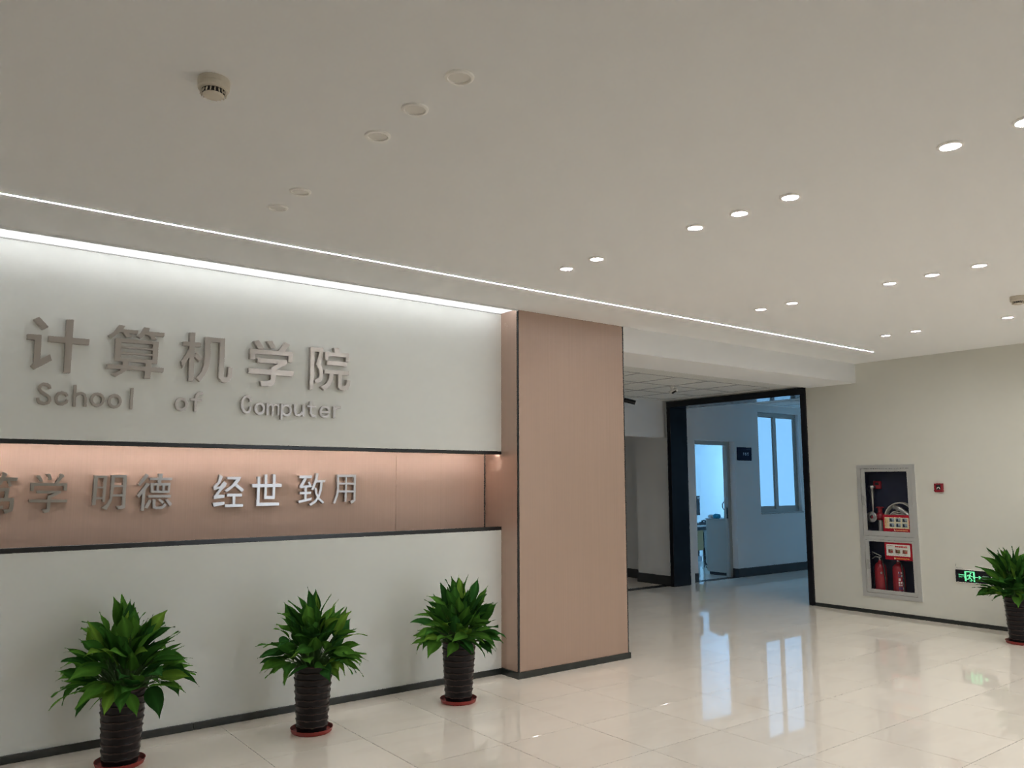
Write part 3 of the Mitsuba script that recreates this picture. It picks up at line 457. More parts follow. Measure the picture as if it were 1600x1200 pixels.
t = thing('security_camera', 'black security camera on the pale header, half hidden by the rose gold column', 'camera')
part(t, 'bracket', cat([cbox(8.27, 8.33, 8.185, 8.20, 2.66, 2.72, .003), box(8.290, 8.310, 8.12, 8.19, 2.680, 2.700)]), 'black_trim')
m = trimesh.creation.cylinder(.032, .15, sections=20); m.apply_transform(trimesh.transformations.rotation_matrix(math.pi / 2 + .25, (1, 0, 0))); m.apply_transform(trimesh.transformations.rotation_matrix(.9, (0, 0, 1))); m.apply_translation((8.32, 8.10, 2.668))
part(t, 'body', m, 'black_trim', 30)
c, d = np.array([8.32, 8.10, 2.668]), None
d = trimesh.transformations.rotation_matrix(.9, (0, 0, 1))[:3, :3] @ trimesh.transformations.rotation_matrix(math.pi / 2 + .25, (1, 0, 0))[:3, :3] @ np.array([0, 0, 1.0])
m2 = trimesh.creation.cylinder(.026, .010, sections=20); m2.apply_transform(trimesh.transformations.rotation_matrix(math.pi / 2 + .25, (1, 0, 0))); m2.apply_transform(trimesh.transformations.rotation_matrix(.9, (0, 0, 1))); m2.apply_translation(c + d * .074)
part(t, 'lens', m2, 'plastic_white', 30)
# ================================================================ fire hose cabinet in the right wall
HY0, HY1, HZ0, HZ1 = HC
cab = thing('fire_hose_cabinet', 'grey metal fire hose cabinet with two glass doors set in the cream wall', 'fire cabinet')
xb = XR + .215
part(cab, 'body', cat([box(xb, xb + .004, HY0, HY1, HZ0, HZ1), box(XR, xb, HY0, HY0 + .004, HZ0, HZ1), box(XR, xb, HY1 - .004, HY1, HZ0, HZ1), box(XR, xb, HY0, HY1, HZ0, HZ0 + .004), box(XR, xb, HY0, HY1, HZ1 - .004, HZ1)]), 'navy_box', label='dark blue inside of the cabinet')
part(cab, 'shelf', box(XR + .012, xb, HY0, HY1, .862, .872), 'navy_box')
o = sbox(HY0 - .012, HZ0 - .012, HY1 + .012, HZ1 + .012)
hU, hL = sbox(4.525, .888, 5.120, 1.668), sbox(4.520, .238, 5.115, .848)
part(cab, 'frame', extrude_yz(o.difference(hU).difference(hL), XR - .014, XR + .010), 'alu')
def cab_door(hole, glass, latch, sticker, label):
    y0, z0, y1, z1 = hole.bounds; gy0, gz0, gy1, gz1 = glass
    key = part(cab, 'door', extrude_yz(sbox(y0 + .003, z0 + .003, y1 - .003, z1 - .003).difference(sbox(*glass)), XR - .010, XR + .008), 'alu', label=label)
    part(key, 'glass', box(XR - .001, XR + .000, gy0 - .008, gy1 + .008, gz0 - .008, gz1 + .008) if False else trimesh.Trimesh([[XR, gy0 - .008, gz0 - .008], [XR, gy1 + .008, gz0 - .008], [XR, gy1 + .008, gz1 + .008], [XR, gy0 - .008, gz1 + .008]], [[0, 2, 1], [0, 3, 2]], process=False), 'glass')
    ly, lz = latch
    part(key, 'latch', cat([cbox(XR - .016, XR - .010, ly - .016, ly + .016, lz - .055, lz + .055, .002), cbox(XR - .020, XR - .016, ly - .006, ly + .006, lz - .025, lz + .030, .002)]), 'frame_grey', label='small steel latch')
    m, c = prints(sticker, XR - .0015)
    part(key, 'sticker', m, 'print_mat', color=c, label='red instruction sticker on the glass')
RED, WHITE, CREAM, BLK = (165, 15, 36), (225, 225, 220), (225, 215, 180), (30, 35, 45)
rng = random.Random(5)
def glyph_row(rects, y0, y1, z0, z1, n, color):
    """A row of tiny characters too small to read: dashes. Runs from y0 (left as seen) down to y1."""
    w = (y0 - y1) / n
    for k in range(n):
        a = y0 - w * k
        rects.append((R(a - w * .75, a, z0, z1), color))
st = [(R(4.559, 4.880, .945, 1.138), RED), (R(4.582, 4.862, .985, 1.110), CREAM)]
for r_, z in enumerate((1.058, 1.000)):
    for c_ in range(3):
        y = 4.806 - .075 * c_
        st += [(R(y - .058, y, z, z + .044), (150, 165, 180)), ([(y - .005, z + .004), (y - .034, z + .004), (y - .024, z + .040), (y - .008, z + .036)], BLK), (R(y - .050, y - .038, z + .006, z + .018), (70, 80, 70))]
for k in range(6): st.append((R(4.838, 4.853, 1.005 + .016 * k, 1.016 + .016 * k), (200, 140, 70)))
for k in range(4): st.append((R(4.820, 4.827, 1.010 + .018 * k, 1.020 + .018 * k), (200, 130, 120)))
st.append((R(4.735, 4.752, .957, .975), (235, 225, 210)))
glyph_row(st, 4.725, 4.590, .959, .972, 10, (225, 150, 110))
cab_door(hU, (4.570, .948, 5.075, 1.632), (5.098, 1.295), st, 'upper door with tall glass')
st = [(R(4.559, 4.880, .630, .828), RED), (R(4.585, 4.860, .675, .805), WHITE)]
for c_ in range(3):
    y = 4.838 - .083 * c_
    st += [(R(y - .055, y, .705, .748), (160, 130, 110)), ([(y - .004, .708), (y - .030, .708), (y - .020, .745), (y - .004, .74)], (110, 60, 50)), (R(y - .052, y - .030, .712, .730), [(160, 50, 50), (90, 110, 60), (190, 60, 60)][c_]), (R(y - .042, y - .016, .690, .695), (160, 150, 150))]
glyph_row(st, 4.755, 4.610, .772, .790, 7, (190, 60, 60))
glyph_row(st, 4.845, 4.775, .788, .793, 8, (200, 120, 120))
st.append((R(4.752, 4.770, .640, .660), (235, 225, 190)))
glyph_row(st, 4.745, 4.590, .644, .657, 10, (230, 150, 80))
cab_door(hL, (4.557, .282, 5.067, .826), (5.085, .560), st, 'lower door with smaller glass')

# inside the upper half
t = thing('alarm_button', 'dim red hydrant pump button inside the upper glass door', 'alarm button')
part(t, 'housing', cbox(xb - .045, xb - .001, 4.985, 5.070, 1.43, 1.525, .006), 'red_plastic')
part(t, 'window', cbox(xb - .048, xb - .044, 5.000, 5.045, 1.475, 1.505, .001), 'black_trim')
xi = XR + .13
t = thing('hose_nozzle', 'slim aluminium hose nozzle standing in the left of the hose cabinet', 'hose nozzle')
part(t, 'barrel', lathe([(0, 0), (.012, 0), (.013, .14), (.024, .25), (.026, .30), (0, .30)], 20, (xi, 5.065, 1.08)), 'chrome', 30)
part(t, 'collar', lathe([(0, .30), (.030, .30), (.030, .325), (.020, .33), (.020, .36), (0, .36)], 20, (xi, 5.065, 1.08)), 'chrome', 30)
part(t, 'coupling', lathe([(0, .36), (.042, .36), (.048, .375), (.044, .39), (0, .39)], 20, (xi, 5.065, 1.08)), 'chrome', 30)
t = thing('hydrant_valve', 'red hydrant valve with a round steel coupling in the cabinet', 'valve')
part(t, 'body', cat([trimesh.creation.icosphere(3, .050).apply_translation((XR + .15, 4.99, 1.11)), trimesh.creation.cylinder(.026, .10, sections=20).apply_translation((XR + .15, 4.99, 1.16)), trimesh.creation.cylinder(.028, .16, sections=20).apply_transform(trimesh.transformations.rotation_matrix(math.pi / 2, (0, 1, 0))).apply_translation((XR + .13, 5.02, 1.10))]), 'red_paint', 30)
part(t, 'riser', trimesh.creation.cylinder(.024, .24, sections=20).apply_translation((XR + .15, 4.99, .992)), 'alu', 30, label='grey riser pipe')
part(t, 'handwheel', trimesh.creation.torus(.040, .006, 24, 8).apply_translation((XR + .15, 4.99, 1.215)), 'red_paint', 30)
ringm = lathe([(.022, 0), (.060, 0), (.062, .006), (.062, .020), (.056, .024), (.050, .014), (.036, .014), (.034, .022), (.022, .022), (.022, 0)], 32)
ringm.apply_transform(trimesh.transformations.rotation_matrix(-math.pi / 2, (0, 1, 0))); ringm.apply_translation((XR + .060, 5.040, 1.105))
part(t, 'coupling', ringm, 'chrome', 30, label='round steel hose coupling')
t = thing('fire_hose', 'coiled white canvas fire hose hanging in the upper part of the cabinet', 'hose')
def band(y, z, x0, x1, th):
    d = np.gradient(np.column_stack([y, z]), axis=0); d /= np.linalg.norm(d, axis=1, keepdims=True); nrm = np.column_stack([-d[:, 1], d[:, 0]]) * th / 2
    V = []
    for s, x in ((1, x0), (1, x1), (-1, x1), (-1, x0)): V.append(np.column_stack([np.full(len(y), 0) + x, y + s * nrm[:, 0], z + s * nrm[:, 1]]))
    n = len(y); V = np.vstack(V); F = []
    for k in range(4):
        l = (k + 1) % 4
        for i in range(n - 1): F += [[k * n + i, k * n + i + 1, l * n + i + 1], [k * n + i, l * n + i + 1, l * n + i]]
    F += [[0, n, 2 * n], [0, 2 * n, 3 * n], [n - 1, 2 * n - 1, 3 * n - 1], [n - 1, 3 * n - 1, 4 * n - 1]]
    return trimesh.Trimesh(V, np.array(F), process=False)
ar = np.linspace(-.25 * np.pi, 1.1 * np.pi, 60)
part(t, 'loop', band(4.705 + .185 * np.cos(ar), 1.06 + .215 * np.sin(ar) - .10 * (ar > np.pi) * (ar - np.pi), XR + .04, XR + .125, .010), 'hose_mat', 40)
a = np.linspace(.2, 2 * np.pi * 6.0, 260)
rad = .150 - .017 * a / (2 * np.pi)
part(t, 'coil', band(4.715 + rad * np.cos(a), 1.020 + rad * 1.12 * np.sin(a), XR + .045, XR + .125, .010), 'hose_mat', 40)
m = tube(spline([(XR + .06, 4.775, 1.225), (XR + .055, 4.73, 1.215), (XR + .055, 4.66, 1.18), (XR + .06, 4.60, 1.12)], 14), [.026] * 3 + [.030] * 3 + [.026] * 8, 14)
part(t, 'end_sleeve', m, 'chrome', 40, label='crumpled silver hose end')
# inside the lower half
def extinguisher(y, label, face):
    t = thing('fire_extinguisher', label, 'fire extinguisher', 'fire extinguishers in the cabinet')
    at = (XR + .115, y, HZ0 + .0045)
    part(t, 'cylinder', lathe([(0, 0), (.058, 0), (.064, .008), (.066, .03), (.066, .30), (.060, .335), (.042, .360), (.022, .372), (.020, .395), (0, .395)], 32, at), 'red_paint', 30)
    part(t, 'valve', lathe([(0, .395), (.016, .395), (.016, .43), (0, .435)], 16, at), 'chrome', 30)
    hx, hy, hz = at
    part(t, 'lever', cat([tube([(hx, hy - .01, hz + .425), (hx - .01, hy + .05, hz + .435), (hx - .015, hy + .09, hz + .405)], .007), tube([(hx, hy - .02, hz + .44), (hx - .01, hy + .05, hz + .470), (hx - .015, hy + .085, hz + .485)], .007)]), 'rubber' if face else 'chrome', 30)
    part(t, 'hose', tube(spline([(hx, hy, hz + .41), (hx - .045, hy - .05, hz + .40), (hx - .055, hy - .072, hz + .30), (hx - .035, hy - .070, hz + .20), (hx - .030, hy - .071, hz + .06)], 24), .009, 8), 'rubber', 30)
    ang = np.linspace(-1.0, .55, 9)
    if face:
        rows = [(.262, .283, 5), (.225, .25, 4), (.185, .212, 2), (.150, .175, 3), (.125, .142, 4), (.085, .115, 3), (.055, .075, 3)]
        V, F, C = [], [], []
        for z0, z1, n in rows:
            w = .95 / n
            for k in range(n):
                a0 = -1.25 + w * k + rng.uniform(0, .05) + math.pi; a1 = a0 + w * rng.uniform(.45, .8)
                aa = np.linspace(-a0, -a1, 4) + 0
                b0 = len(V)
                for q in aa: V += [(hx + .0668 * math.cos(q), hy + .0668 * math.sin(q), hz + z0), (hx + .0668 * math.cos(q), hy + .0668 * math.sin(q), hz + z1)]
                for i in range(3): F += [[b0 + 2 * i, b0 + 2 * i + 1, b0 + 2 * i + 2], [b0 + 2 * i + 1, b0 + 2 * i + 3, b0 + 2 * i + 2]]
                C += [lin(215, 205, 205) if rng.random() > .25 else lin(60, 60, 110)] * 8
        part(t, 'printed_label', trimesh.Trimesh(V, np.array(F), process=False), 'print_mat', color=np.array(C), label='worn white print on the front')
    else:
        part(t, 'gauge', trimesh.creation.cylinder(.012, .012, sections=16).apply_transform(trimesh.transformations.rotation_matrix(math.pi / 2, (0, 1, 0))).apply_translation((hx - .058, hy - .040, hz + .255)), 'chrome', 30, label='small bright badge')
extinguisher(5.005, 'plain red fire extinguisher, the left one behind the lower glass door', False)
extinguisher(4.790, 'red fire extinguisher with white print, the right one behind the lower glass door', True)

# ================================================================ call point and exit sign
t = thing('fire_call_point', 'small square red fire alarm call point on the cream wall right of the cabinet', 'fire alarm')
part(t, 'housing', cbox(XR - .035, XR + .0005, 4.172, 4.265, 1.402, 1.497, .006), 'red_plastic')
part(t, 'window', cbox(XR - .037, XR - .034, 4.192, 4.240, 1.428, 1.482, .002), 'black_trim')
part(t, 'emblem', extrude_yz(LineString([(4.230, 1.437), (4.222, 1.455), (4.208, 1.455), (4.200, 1.437)]).buffer(.003), XR - .0385, XR - .0365), 'plastic_white')

t = thing('exit_sign', 'black emergency exit sign with glowing green running figure, low on the cream wall', 'exit sign')
ey0, ey1, ez0, ez1 = 3.745, 4.105, .450, .588
part(t, 'housing', cbox(XR - .020, XR + .0005, ey0, ey1, ez0, ez1, .003), 'plastic_white')
part(t, 'panel', box(XR - .0215, XR - .0195, ey0 + .004, ey1 - .003, ez0 + .006, ez1 - .004), 'exit_black')
def em(p, k, name, label=None): part(t, name, extrude_yz(p, XR - .0235, XR - .0212), 'lens_mat', emitter=k, label=label)
yc = 3.958
door_frame = sbox(yc - .052, .467, yc + .052, .573).difference(sbox(yc - .034, .460, yc + .034, .562))
em(door_frame, GREEN, 'door_symbol')
def L(w, *pts): return LineString([(yc - a, b) for a, b in pts]).buffer(w, cap_style='round')
man = unary_union([Point(yc - .010, .551).buffer(.008), L(.008, (.002, .535), (-.004, .512)), L(.0042, (.004, .535), (.016, .522), (.033, .517)), L(.0042, (-.002, .536), (-.017, .532), (-.024, .520)), L(.005, (-.002, .510), (.010, .497), (.021, .478)), L(.005, (-.006, .510), (-.010, .494), (-.028, .490))])
em(man.difference(sbox(yc - .2, 0, yc - .0345, 2)), GREEN, 'running_figure')
em(sbox(yc - .018, .470, yc + .006, .478), GREEN, 'foot_shadow')
em(unary_union([sbox(3.842, .512, 3.904, .518), Polygon([(3.838, .515), (3.866, .534), (3.872, .530), (3.860, .515), (3.872, .500), (3.866, .496)])]), GREEN, 'arrow')
# the four characters read "safe exit" with EXIT under them
def strokes(*ls): return ls
AN = strokes([(.5, 1), (.5, .88)], [(.05, .68), (.05, .85), (.95, .85), (.95, .68)], [(0, .5), (1, .5)], [(.42, .72), (.2, .3), (.85, 0)], [(.75, .5), (.5, .2), (.05, 0)])
QUAN = strokes([(.5, 1), (0, .55)], [(.5, 1), (1, .55)], [(.2, .5), (.8, .5)], [(.25, .27), (.75, .27)], [(.05, 0), (.95, 0)], [(.5, .5), (.5, 0)])
CHU = strokes([(.5, 1), (.5, 0)], [(.12, .9), (.12, .55), (.88, .55), (.88, .9)], [(.02, .42), (.02, 0), (.98, 0), (.98, .42)])
KOU = strokes([(.1, .9), (.1, 0), (.9, 0), (.9, .9), (.1, .9)])
EE, XX, II, TT = strokes([(1, 1), (0, 1), (0, 0), (1, 0)], [(0, .5), (.9, .5)]), strokes([(0, 0), (1, 1)], [(0, 1), (1, 0)]), strokes([(.5, 0), (.5, 1)]), strokes([(0, 1), (1, 1)], [(.5, 1), (.5, 0)])
def words(y, z, s, seq, w):
    out = []
    for k, ch in enumerate(seq):
        for ln in ch: out.append(LineString([(y - s * 1.22 * k - a * s, z + b * s) for a, b in ln]).buffer(w, cap_style='flat', join_style='mitre'))
    return unary_union(out)
em(words(4.070, .525, .0125, (AN, QUAN, CHU, KOU), .0009), GREEN, 'lettering')
em(words(4.069, .503, .0125, (EE, XX, II, TT), .0009), GREEN, 'lettering')
em(words(3.832, .525, .0125, (AN, QUAN, CHU, KOU), .0009), GREEN_DIM, 'lettering', 'unlit lettering right of the arrow')
em(words(3.831, .503, .0125, (EE, XX, II, TT), .0009), GREEN_DIM, 'lettering')
part(t, 'status_lamp', cbox(XR - .023, XR - .021, 3.888, 3.896, .456, .462, .001), 'lens_mat', emitter=GREEN)
part(t, 'cable', tube(spline([(XR - .004, 4.098, .640), (XR - .003, 4.100, .615), (XR - .006, 4.085, .596), (XR - .012, 4.06, .598), (XR - .010, 4.03, .589)], 16), .002, 6), 'frame_grey')

# ================================================================ room sign, office
t = thing('room_sign', 'dark blue square room sign on the corridor wall between the door and the window', 'sign')
part(t, 'plate', cbox(10.848, 11.225, DW - .014, DW + .0005, 1.860, 2.075, .003), 'sign_navy')
rs = []
for k, x in enumerate((10.995, 11.048, 11.101)):
    rs += [(R(x, x + .034, z, z + .006), (125, 140, 160)) for z in (1.945, 1.958, 1.971, 1.984)] + [(R(x + .008, x + .014, 1.945, 1.990), (125, 140, 160)), (R(x + .024, x + .029, 1.945, 1.985), (110, 125, 150))]
rs += [(R(11.085 + .022 * k, 11.100 + .022 * k, 2.042, 2.052), (45, 55, 80)) for k in range(5)]
m, c = prints(rs, DW - .0145, axis='y', step=.0001)
part(t, 'lettering', m, 'print_mat', color=c, label='three small pale characters')

wo = thing('wall_office', 'pale blue lit office walls seen through the open door', 'wall', kind='structure')
part(wo, 'back', box(9.6, 15, 11, 11.1, 0, 2.95), 'white_paint')
part(wo, 'left', box(9.65, 9.70, 8.34, 12, 0, 2.95), 'white_paint')
part(wo, 'door_side', extrude_xz(sbox(9.7, 0, 15, 2.95).difference(unary_union([sbox(9.775, -.1, 10.79, 2.165), sbox(11.3, .9, 12.8, 2.75)])), 8.34, 8.345), 'white_paint')
t = thing('window_3', 'daylit office window out of sight on the office side wall', 'window', kind='structure')
part(t, 'frame', extrude_yz(sbox(8.8, .8, 10.9, 2.6).difference(sbox(8.85, .85, 9.83, 2.55)).difference(sbox(9.87, .85, 10.85, 2.55)), 14.86, 14.90), 'alu')
for a, b in ((8.85, 9.83), (9.87, 10.85)):
    part(t, 'pane', box(14.875, 14.885, a, b, .85, 2.55), 'lens_mat', emitter=OFFICE_DAY)

t = thing('storage_cabinet', 'low grey office cabinet just inside the open door', 'cabinet')
part(t, 'body', cbox(10.80, 11.70, 8.42, 8.815, .05, .895, .004), 'cabinet_grey')
part(t, 'plinth', box(10.83, 11.68, 8.45, 8.80, 0, .05), 'black_trim')
part(t, 'top', cbox(10.785, 11.72, 8.405, 8.83, .895, .912, .003), 'frame_grey')
for k in range(2):
    d = part(t, 'door', cbox(10.81 + .445 * k, 11.25 + .445 * k, 8.815, 8.833, .07, .885, .003), 'cabinet_grey')
    part(d, 'handle', cbox(11.21 + .06 * k, 11.225 + .06 * k, 8.833, 8.85, .45, .57, .003), 'chrome')
def lump(c, r, seed, s=(1, 1, 1)):
    m = trimesh.creation.icosphere(3, 1.0); v = m.vertices
    g = np.random.default_rng(seed); k = g.normal(size=(6, 3)) * 2.5; ph = g.uniform(0, 6, 6)
    d = 1 + .09 * np.sin(v @ k.T + ph).sum(1) / 1.6
    v = v * d[:, None] * r * np.array(s); v[:, 2] = np.maximum(v[:, 2], -r * s[2] * .75); v[:, 2] -= v[:, 2].min()
    return trimesh.Trimesh(v + np.array(c), m.faces, process=False)
single('cloth', lump((10.93, 8.800, .912), .055, 3, (1, 1, .62)), 'cloth_white', 'crumpled white cloth on the low office cabinet', 'cloth', smooth=True)
t = thing('bag', 'rolled bright blue bag on the low office cabinet beside the kettle', 'bag')
part(t, 'body', cat([lump((10.90, 8.690, .912), .050, 9, (1.0, 1, .85)), lump((10.90, 8.645, .912), .046, 12, (1.0, .7, .9))]), 'cloth_blue', True)
t = thing('electric_kettle', 'green kettle with a dark curved handle, half hidden by the office door frame', 'kettle')
kc = (10.99, 8.528, .912)
part(t, 'body', lathe([(0, 0), (.052, 0), (.055, .01), (.048, .16), (.038, .185), (0, .19)], 28, kc), 'kettle_teal', 30)
part(t, 'lid', lathe([(0, .19), (.034, .19), (.030, .203), (.008, .208), (.008, .222), (0, .224)], 20, kc), 'black_trim', 30)
part(t, 'handle', tube(spline([(kc[0], kc[1] + .035, kc[2] + .13), (kc[0], kc[1] + .085, kc[2] + .17), (kc[0], kc[1] + .085, kc[2] + .25), (kc[0], kc[1] + .03, kc[2] + .285), (kc[0], kc[1] - .02, kc[2] + .20)], 24), .008, 8), 'black_trim', 30)
t = thing('desk', 'pale office desk with a yellow wood drawer unit behind the cabinet', 'desk')
part(t, 'top', cbox(10.85, 12.40, 9.50, 10.20, .715, .745, .004), 'desk_white')
part(t, 'apron', box(10.90, 12.35, 9.52, 9.545, .655, .715), 'black_trim')
part(t, 'leg', box(12.30, 12.35, 9.55, 10.15, 0, .715), 'desk_white')
part(t, 'leg', box(10.90, 10.95, 9.55, 10.15, 0, .715), 'desk_white')
part(t, 'drawer_unit', cbox(11.18, 11.61, 9.55, 10.10, .30, .655, .004), 'desk_wood', label='yellow wood drawer unit')
t = thing('monitor', 'dark computer monitor on the office desk, cut by the left door edge', 'monitor')
part(t, 'screen', cbox(11.30, 11.845, 9.80, 9.835, .905, 1.255, .006), 'black_trim')
part(t, 'stand', cat([box(11.55, 11.60, 9.835, 9.86, .75, 1.0), cbox(11.48, 11.68, 9.76, 9.93, .745, .758, .003)]), 'black_trim')
part(t, 'sticker', box(11.77, 11.825, 9.798, 9.800, 1.20, 1.235), 'frame_grey', label='pale sticker in the corner')
t = thing('keyboard', 'dark keyboard on the office desk under the monitor', 'keyboard')
part(t, 'base', cbox(11.30, 11.72, 9.54, 9.68, .745, .765, .004), 'rubber')
part(t, 'keys', cat([box(11.31 + .03 * i, 11.335 + .03 * i, 9.55 + .03 * j, 9.575 + .03 * j, .765, .772) for i in range(13) for j in range(4)]), 'rubber')
t = thing('telephone', 'dark desk telephone at the edge of the office desk', 'telephone')
part(t, 'base', cbox(11.78, 11.90, 9.69, 9.79, .745, .785, .008), 'rubber')
part(t, 'handset', cat([tube([(11.79, 9.72, .80), (11.84, 9.72, .812), (11.89, 9.72, .80)], [.018, .012, .018], 10)]), 'rubber', 30)
t = thing('computer_case', 'dark computer case with a grey front on the office floor under the desk', 'computer')
part(t, 'case', cbox(11.95, 12.40, 10.30, 10.48, .10, .30, .006), 'rubber')
part(t, 'foot_tray', cbox(11.93, 12.42, 10.26, 10.50, 0, .10, .006), 'box_grey', label='grey tray under the case')
t = thing('cable_bundle', 'dark cables trailing from the office desk to the floor', 'cable')
part(t, 'cable', tube(spline([(11.66, 9.60, .70), (11.68, 9.62, .40), (11.78, 9.66, .22), (11.70, 9.60, .08), (11.60, 9.50, .012), (11.45, 9.30, .010)], 30), .007, 6), 'rubber', 30)
part(t, 'cable', tube(spline([(11.72, 9.64, .70), (11.74, 9.66, .32), (11.80, 9.70, .15), (11.62, 9.56, .010), (11.40, 9.42, .010)], 30), .006, 6), 'rubber', 30)
part(t, 'cable', tube(spline([(11.80, 9.72, .66), (11.77, 9.68, .30), (11.74, 9.62, .06), (11.66, 9.50, .010), (11.52, 9.42, .010)], 30), .010, 6), 'rubber', 30)

# ================================================================ potted peace lilies
def pot_mesh(h, r0, r1, bands=10, n=48):
    ang = np.arange(n) * 2 * np.pi / n
    rows, cols = [], []
    dark, lip = np.array([0.011, 0.009, 0.0105]), np.array([0.050, 0.032, 0.028])
    def row(z, r, col, wob=0.0): rows.append((z, r, wob)); cols.append(col)
    row(0, 0, dark); row(0, r0 * .97, dark)
    bh = h / bands
    for k in range(bands):
        z0, z1 = k * bh, (k + 1) * bh
        rr = lambda z: r0 + (r1 - r0) * z / h
        row(z0 + .001, rr(z0) - .001, dark, .2); row(z0 + bh * .35, rr(z0) + .0015, dark, .5); row(z1 - bh * .22, rr(z1) + .003, dark, 1); row(z1 - bh * .07, rr(z1) + .0060, lip, 1); row(z1, rr(z1) + .0045, lip, 1)
    row(h + .004, r1 - .002, lip, .5); row(h, r1 - .009, dark, 0); row(h * .86, r1 - .014, dark, 0)
    V, C, F = [], [], []
    for (z, r, wob), c in zip(rows, cols):
        w = wob * (.0016 * np.sin(9 * ang + z * 90) + .001 * np.sin(17 * ang))
        V.append(np.column_stack([(r + w * .8) * np.cos(ang), (r + w * .8) * np.sin(ang), z + w * 1.6 + 0 * ang])); C.append(np.tile(c, (n, 1)))
    for i in range(len(rows) - 1):
        for j in range(n):
            k = (j + 1) % n
            F += [[i * n + j, i * n + k, (i + 1) * n + k], [i * n + j, (i + 1) * n + k, (i + 1) * n + j]]
    return trimesh.Trimesh(np.vstack(V), np.array(F), process=False), np.vstack(C)
PS = np.array([0, .07, .18, .32, .46, .60, .72, .83, .92, 1.03]); PW = np.array([.06, .46, .82, 1.0, .98, .82, .56, .30, .13, .02])
def leaf_mesh(start, az, tilt0, tilt1, Lp, Lb, W, droop, fold, roll, g, twist=0.0, lift=0.0):
    """One stalk and one pointed blade: returns (stalk points, blade mesh)."""
    hd = np.array([math.cos(az), math.sin(az), 0]); p = np.array(start, float); pts = [p.copy()]
    for k in range(8):
        a = tilt0 + (tilt1 - tilt0) * ((k + .5) / 8) ** 1.3
        p = p + (hd * math.sin(a) + np.array([0, 0, math.cos(a)])) * Lp / 8; pts.append(p.copy())
    az += twist; tilt1 += lift; hd = np.array([math.cos(az), math.sin(az), 0]); side = np.array([-math.sin(az), math.cos(az), 0])
    V, last, sw = [], 0.0, g.uniform(-.25, .25)
    wave, ph = g.uniform(.02, .07), g.uniform(0, 6)
    for s, w in zip(PS, PW):
        a = tilt1 + droop * (.5 * s + .5 * s * s)
        hd2 = hd * math.cos(sw * s) + side * math.sin(sw * s)
        d = hd2 * math.sin(a) + np.array([0, 0, math.cos(a)])
        p = p + d * Lb * (s - last); last = s
        sd = np.cross(np.array([0, 0, 1.0]), hd2); nrm = np.cross(d, sd); nrm /= np.linalg.norm(nrm)
        c, q = math.cos(roll), math.sin(roll); s2, n2 = sd * c + nrm * q, nrm * c - sd * q
        for t in (-1, -.5, 0, .5, 1):
            V.append(p + s2 * t * w * W / 2 * math.cos(fold) - n2 * (-abs(t) * w * W / 2 * math.sin(fold) + wave * W * abs(t) * math.sin(9 * s + ph + 1.5 * t)) )
    F = []
    for i in range(len(PS) - 1):
        for j in range(4):
            k = i * 5 + j
            F += [[k, k + 1, k + 6], [k, k + 6, k + 5]]
    return pts, trimesh.Trimesh(np.array(V), np.array(F), process=False)
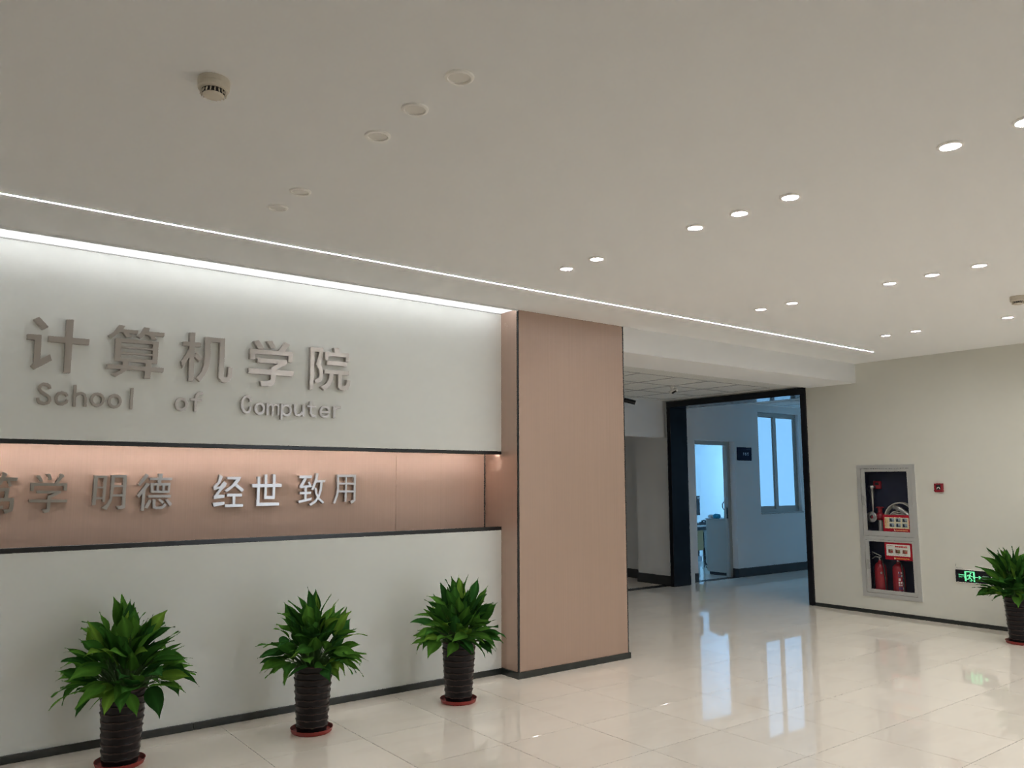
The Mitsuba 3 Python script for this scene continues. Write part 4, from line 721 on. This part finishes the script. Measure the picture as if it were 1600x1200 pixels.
def plant(x, y, scale, seed, n, label, ph, spread=1.0):
    g = np.random.default_rng(seed)
    sa = lathe([(0, 0), (.116, 0), (.121, .003), (.128, .024), (.130, .027), (.126, .027), (.117, .005), (0, .005)], 56, (x, y, .0005))
    single('plant_saucer', sa, 'saucer_mat', f'red plastic saucer under the {label[1]}', 'saucer', 'red plant saucers', smooth=35)
    t = thing('potted_plant', label[0], 'potted plant', 'potted peace lilies')
    m, c = pot_mesh(ph, .090, .116); m.apply_translation((x, y, .006))
    part(t, 'pot', m, 'pot_mat', True, color=c, label='dark ribbed pot with scalloped rings')
    part(t, 'soil', lathe([(0, ph - .035), (.06, ph - .03), (.103, ph - .04), (.103, ph - .06), (0, ph - .06)], 28, (x, y, .006)), 'soil_mat', 30)
    stalks = []
    blades = []
    for k in range(n):
        u = (k + .5) / n
        az = k * 2.39996 + g.uniform(-.3, .3)
        tilt = math.radians(4 + 92 * u ** .85 + g.uniform(-9, 9)) * spread
        Lp = (.335 - .19 * min(1, 1.1 * u)) * g.uniform(.45, 1.05) * scale; Lb = g.uniform(.135, .195) * scale; W = Lb * g.uniform(.42, .56)
        r = .015 + .055 * u
        st = (x + r * math.cos(az), y + r * math.sin(az), ph - .03)
        droop = g.uniform(-.1, .8) + .35 * u ** 2
        pts, bl = leaf_mesh(st, az, tilt * (.25 if u < .6 else .45), tilt, Lp, Lb, W, droop, g.uniform(.05, .4), g.uniform(-.75, .75), g, g.uniform(-.8, .8), g.uniform(-.45, .45))
        stalks.append(tube(pts, np.linspace(.0042, .0026, len(pts)) * scale, 5)); blades.append(bl)
    def keep(m):
        v = m.vertices.copy()
        lim = FW - .012
        over = v[:, 1] > lim - .06
        v[over, 1] = lim - .06 + .055 * np.tanh((v[over, 1] - lim + .06) / .16)
        limx = (XC0 - .012) if x < 5 else (XR - .03)
        over = v[:, 0] > limx - .06
        v[over, 0] = limx - .06 + .055 * np.tanh((v[over, 0] - limx + .06) / .16)
        v[:, 2] = np.maximum(v[:, 2], .12)
        return trimesh.Trimesh(v, m.faces, process=False)
    part(t, 'stalks', cat([keep(s) for s in stalks]), 'stem_mat', 40, kind='stuff', label='thin green leaf stalks')
    base = np.array([[.036, .118, .020], [.062, .165, .024], [.115, .225, .030], [.022, .082, .018]])
    rib = np.tile(np.array([.92, .98, 1.45, .98, .92]), len(PS))[:, None]
    for bl in blades:
        c = base[g.choice(4, p=[.36, .32, .10, .22])] * g.uniform(.85, 1.2)
        part(t, 'leaf', keep(bl), 'leaf_mat', True, color=c * rib)
plant(1.085, 4.960, 1.10, 11, 150, ('leafy green peace lily in a dark ribbed pot, leftmost and nearest of the plants', 'leftmost potted plant'), .400)
plant(2.155, 4.870, 1.00, 22, 140, ('green peace lily in a dark ribbed pot, middle one of three along the white wall', 'middle plant along the white wall'), .400)
plant(3.248, 4.880, 1.02, 33, 140, ('leafy green peace lily in a dark ribbed pot close to the rose gold column', 'plant close to the rose gold column'), .405)
plant(8.560, 3.300, 1.10, 44, 150, ('leafy green peace lily in a dark ribbed pot in front of the exit sign', 'plant in front of the exit sign'), .420, .92)
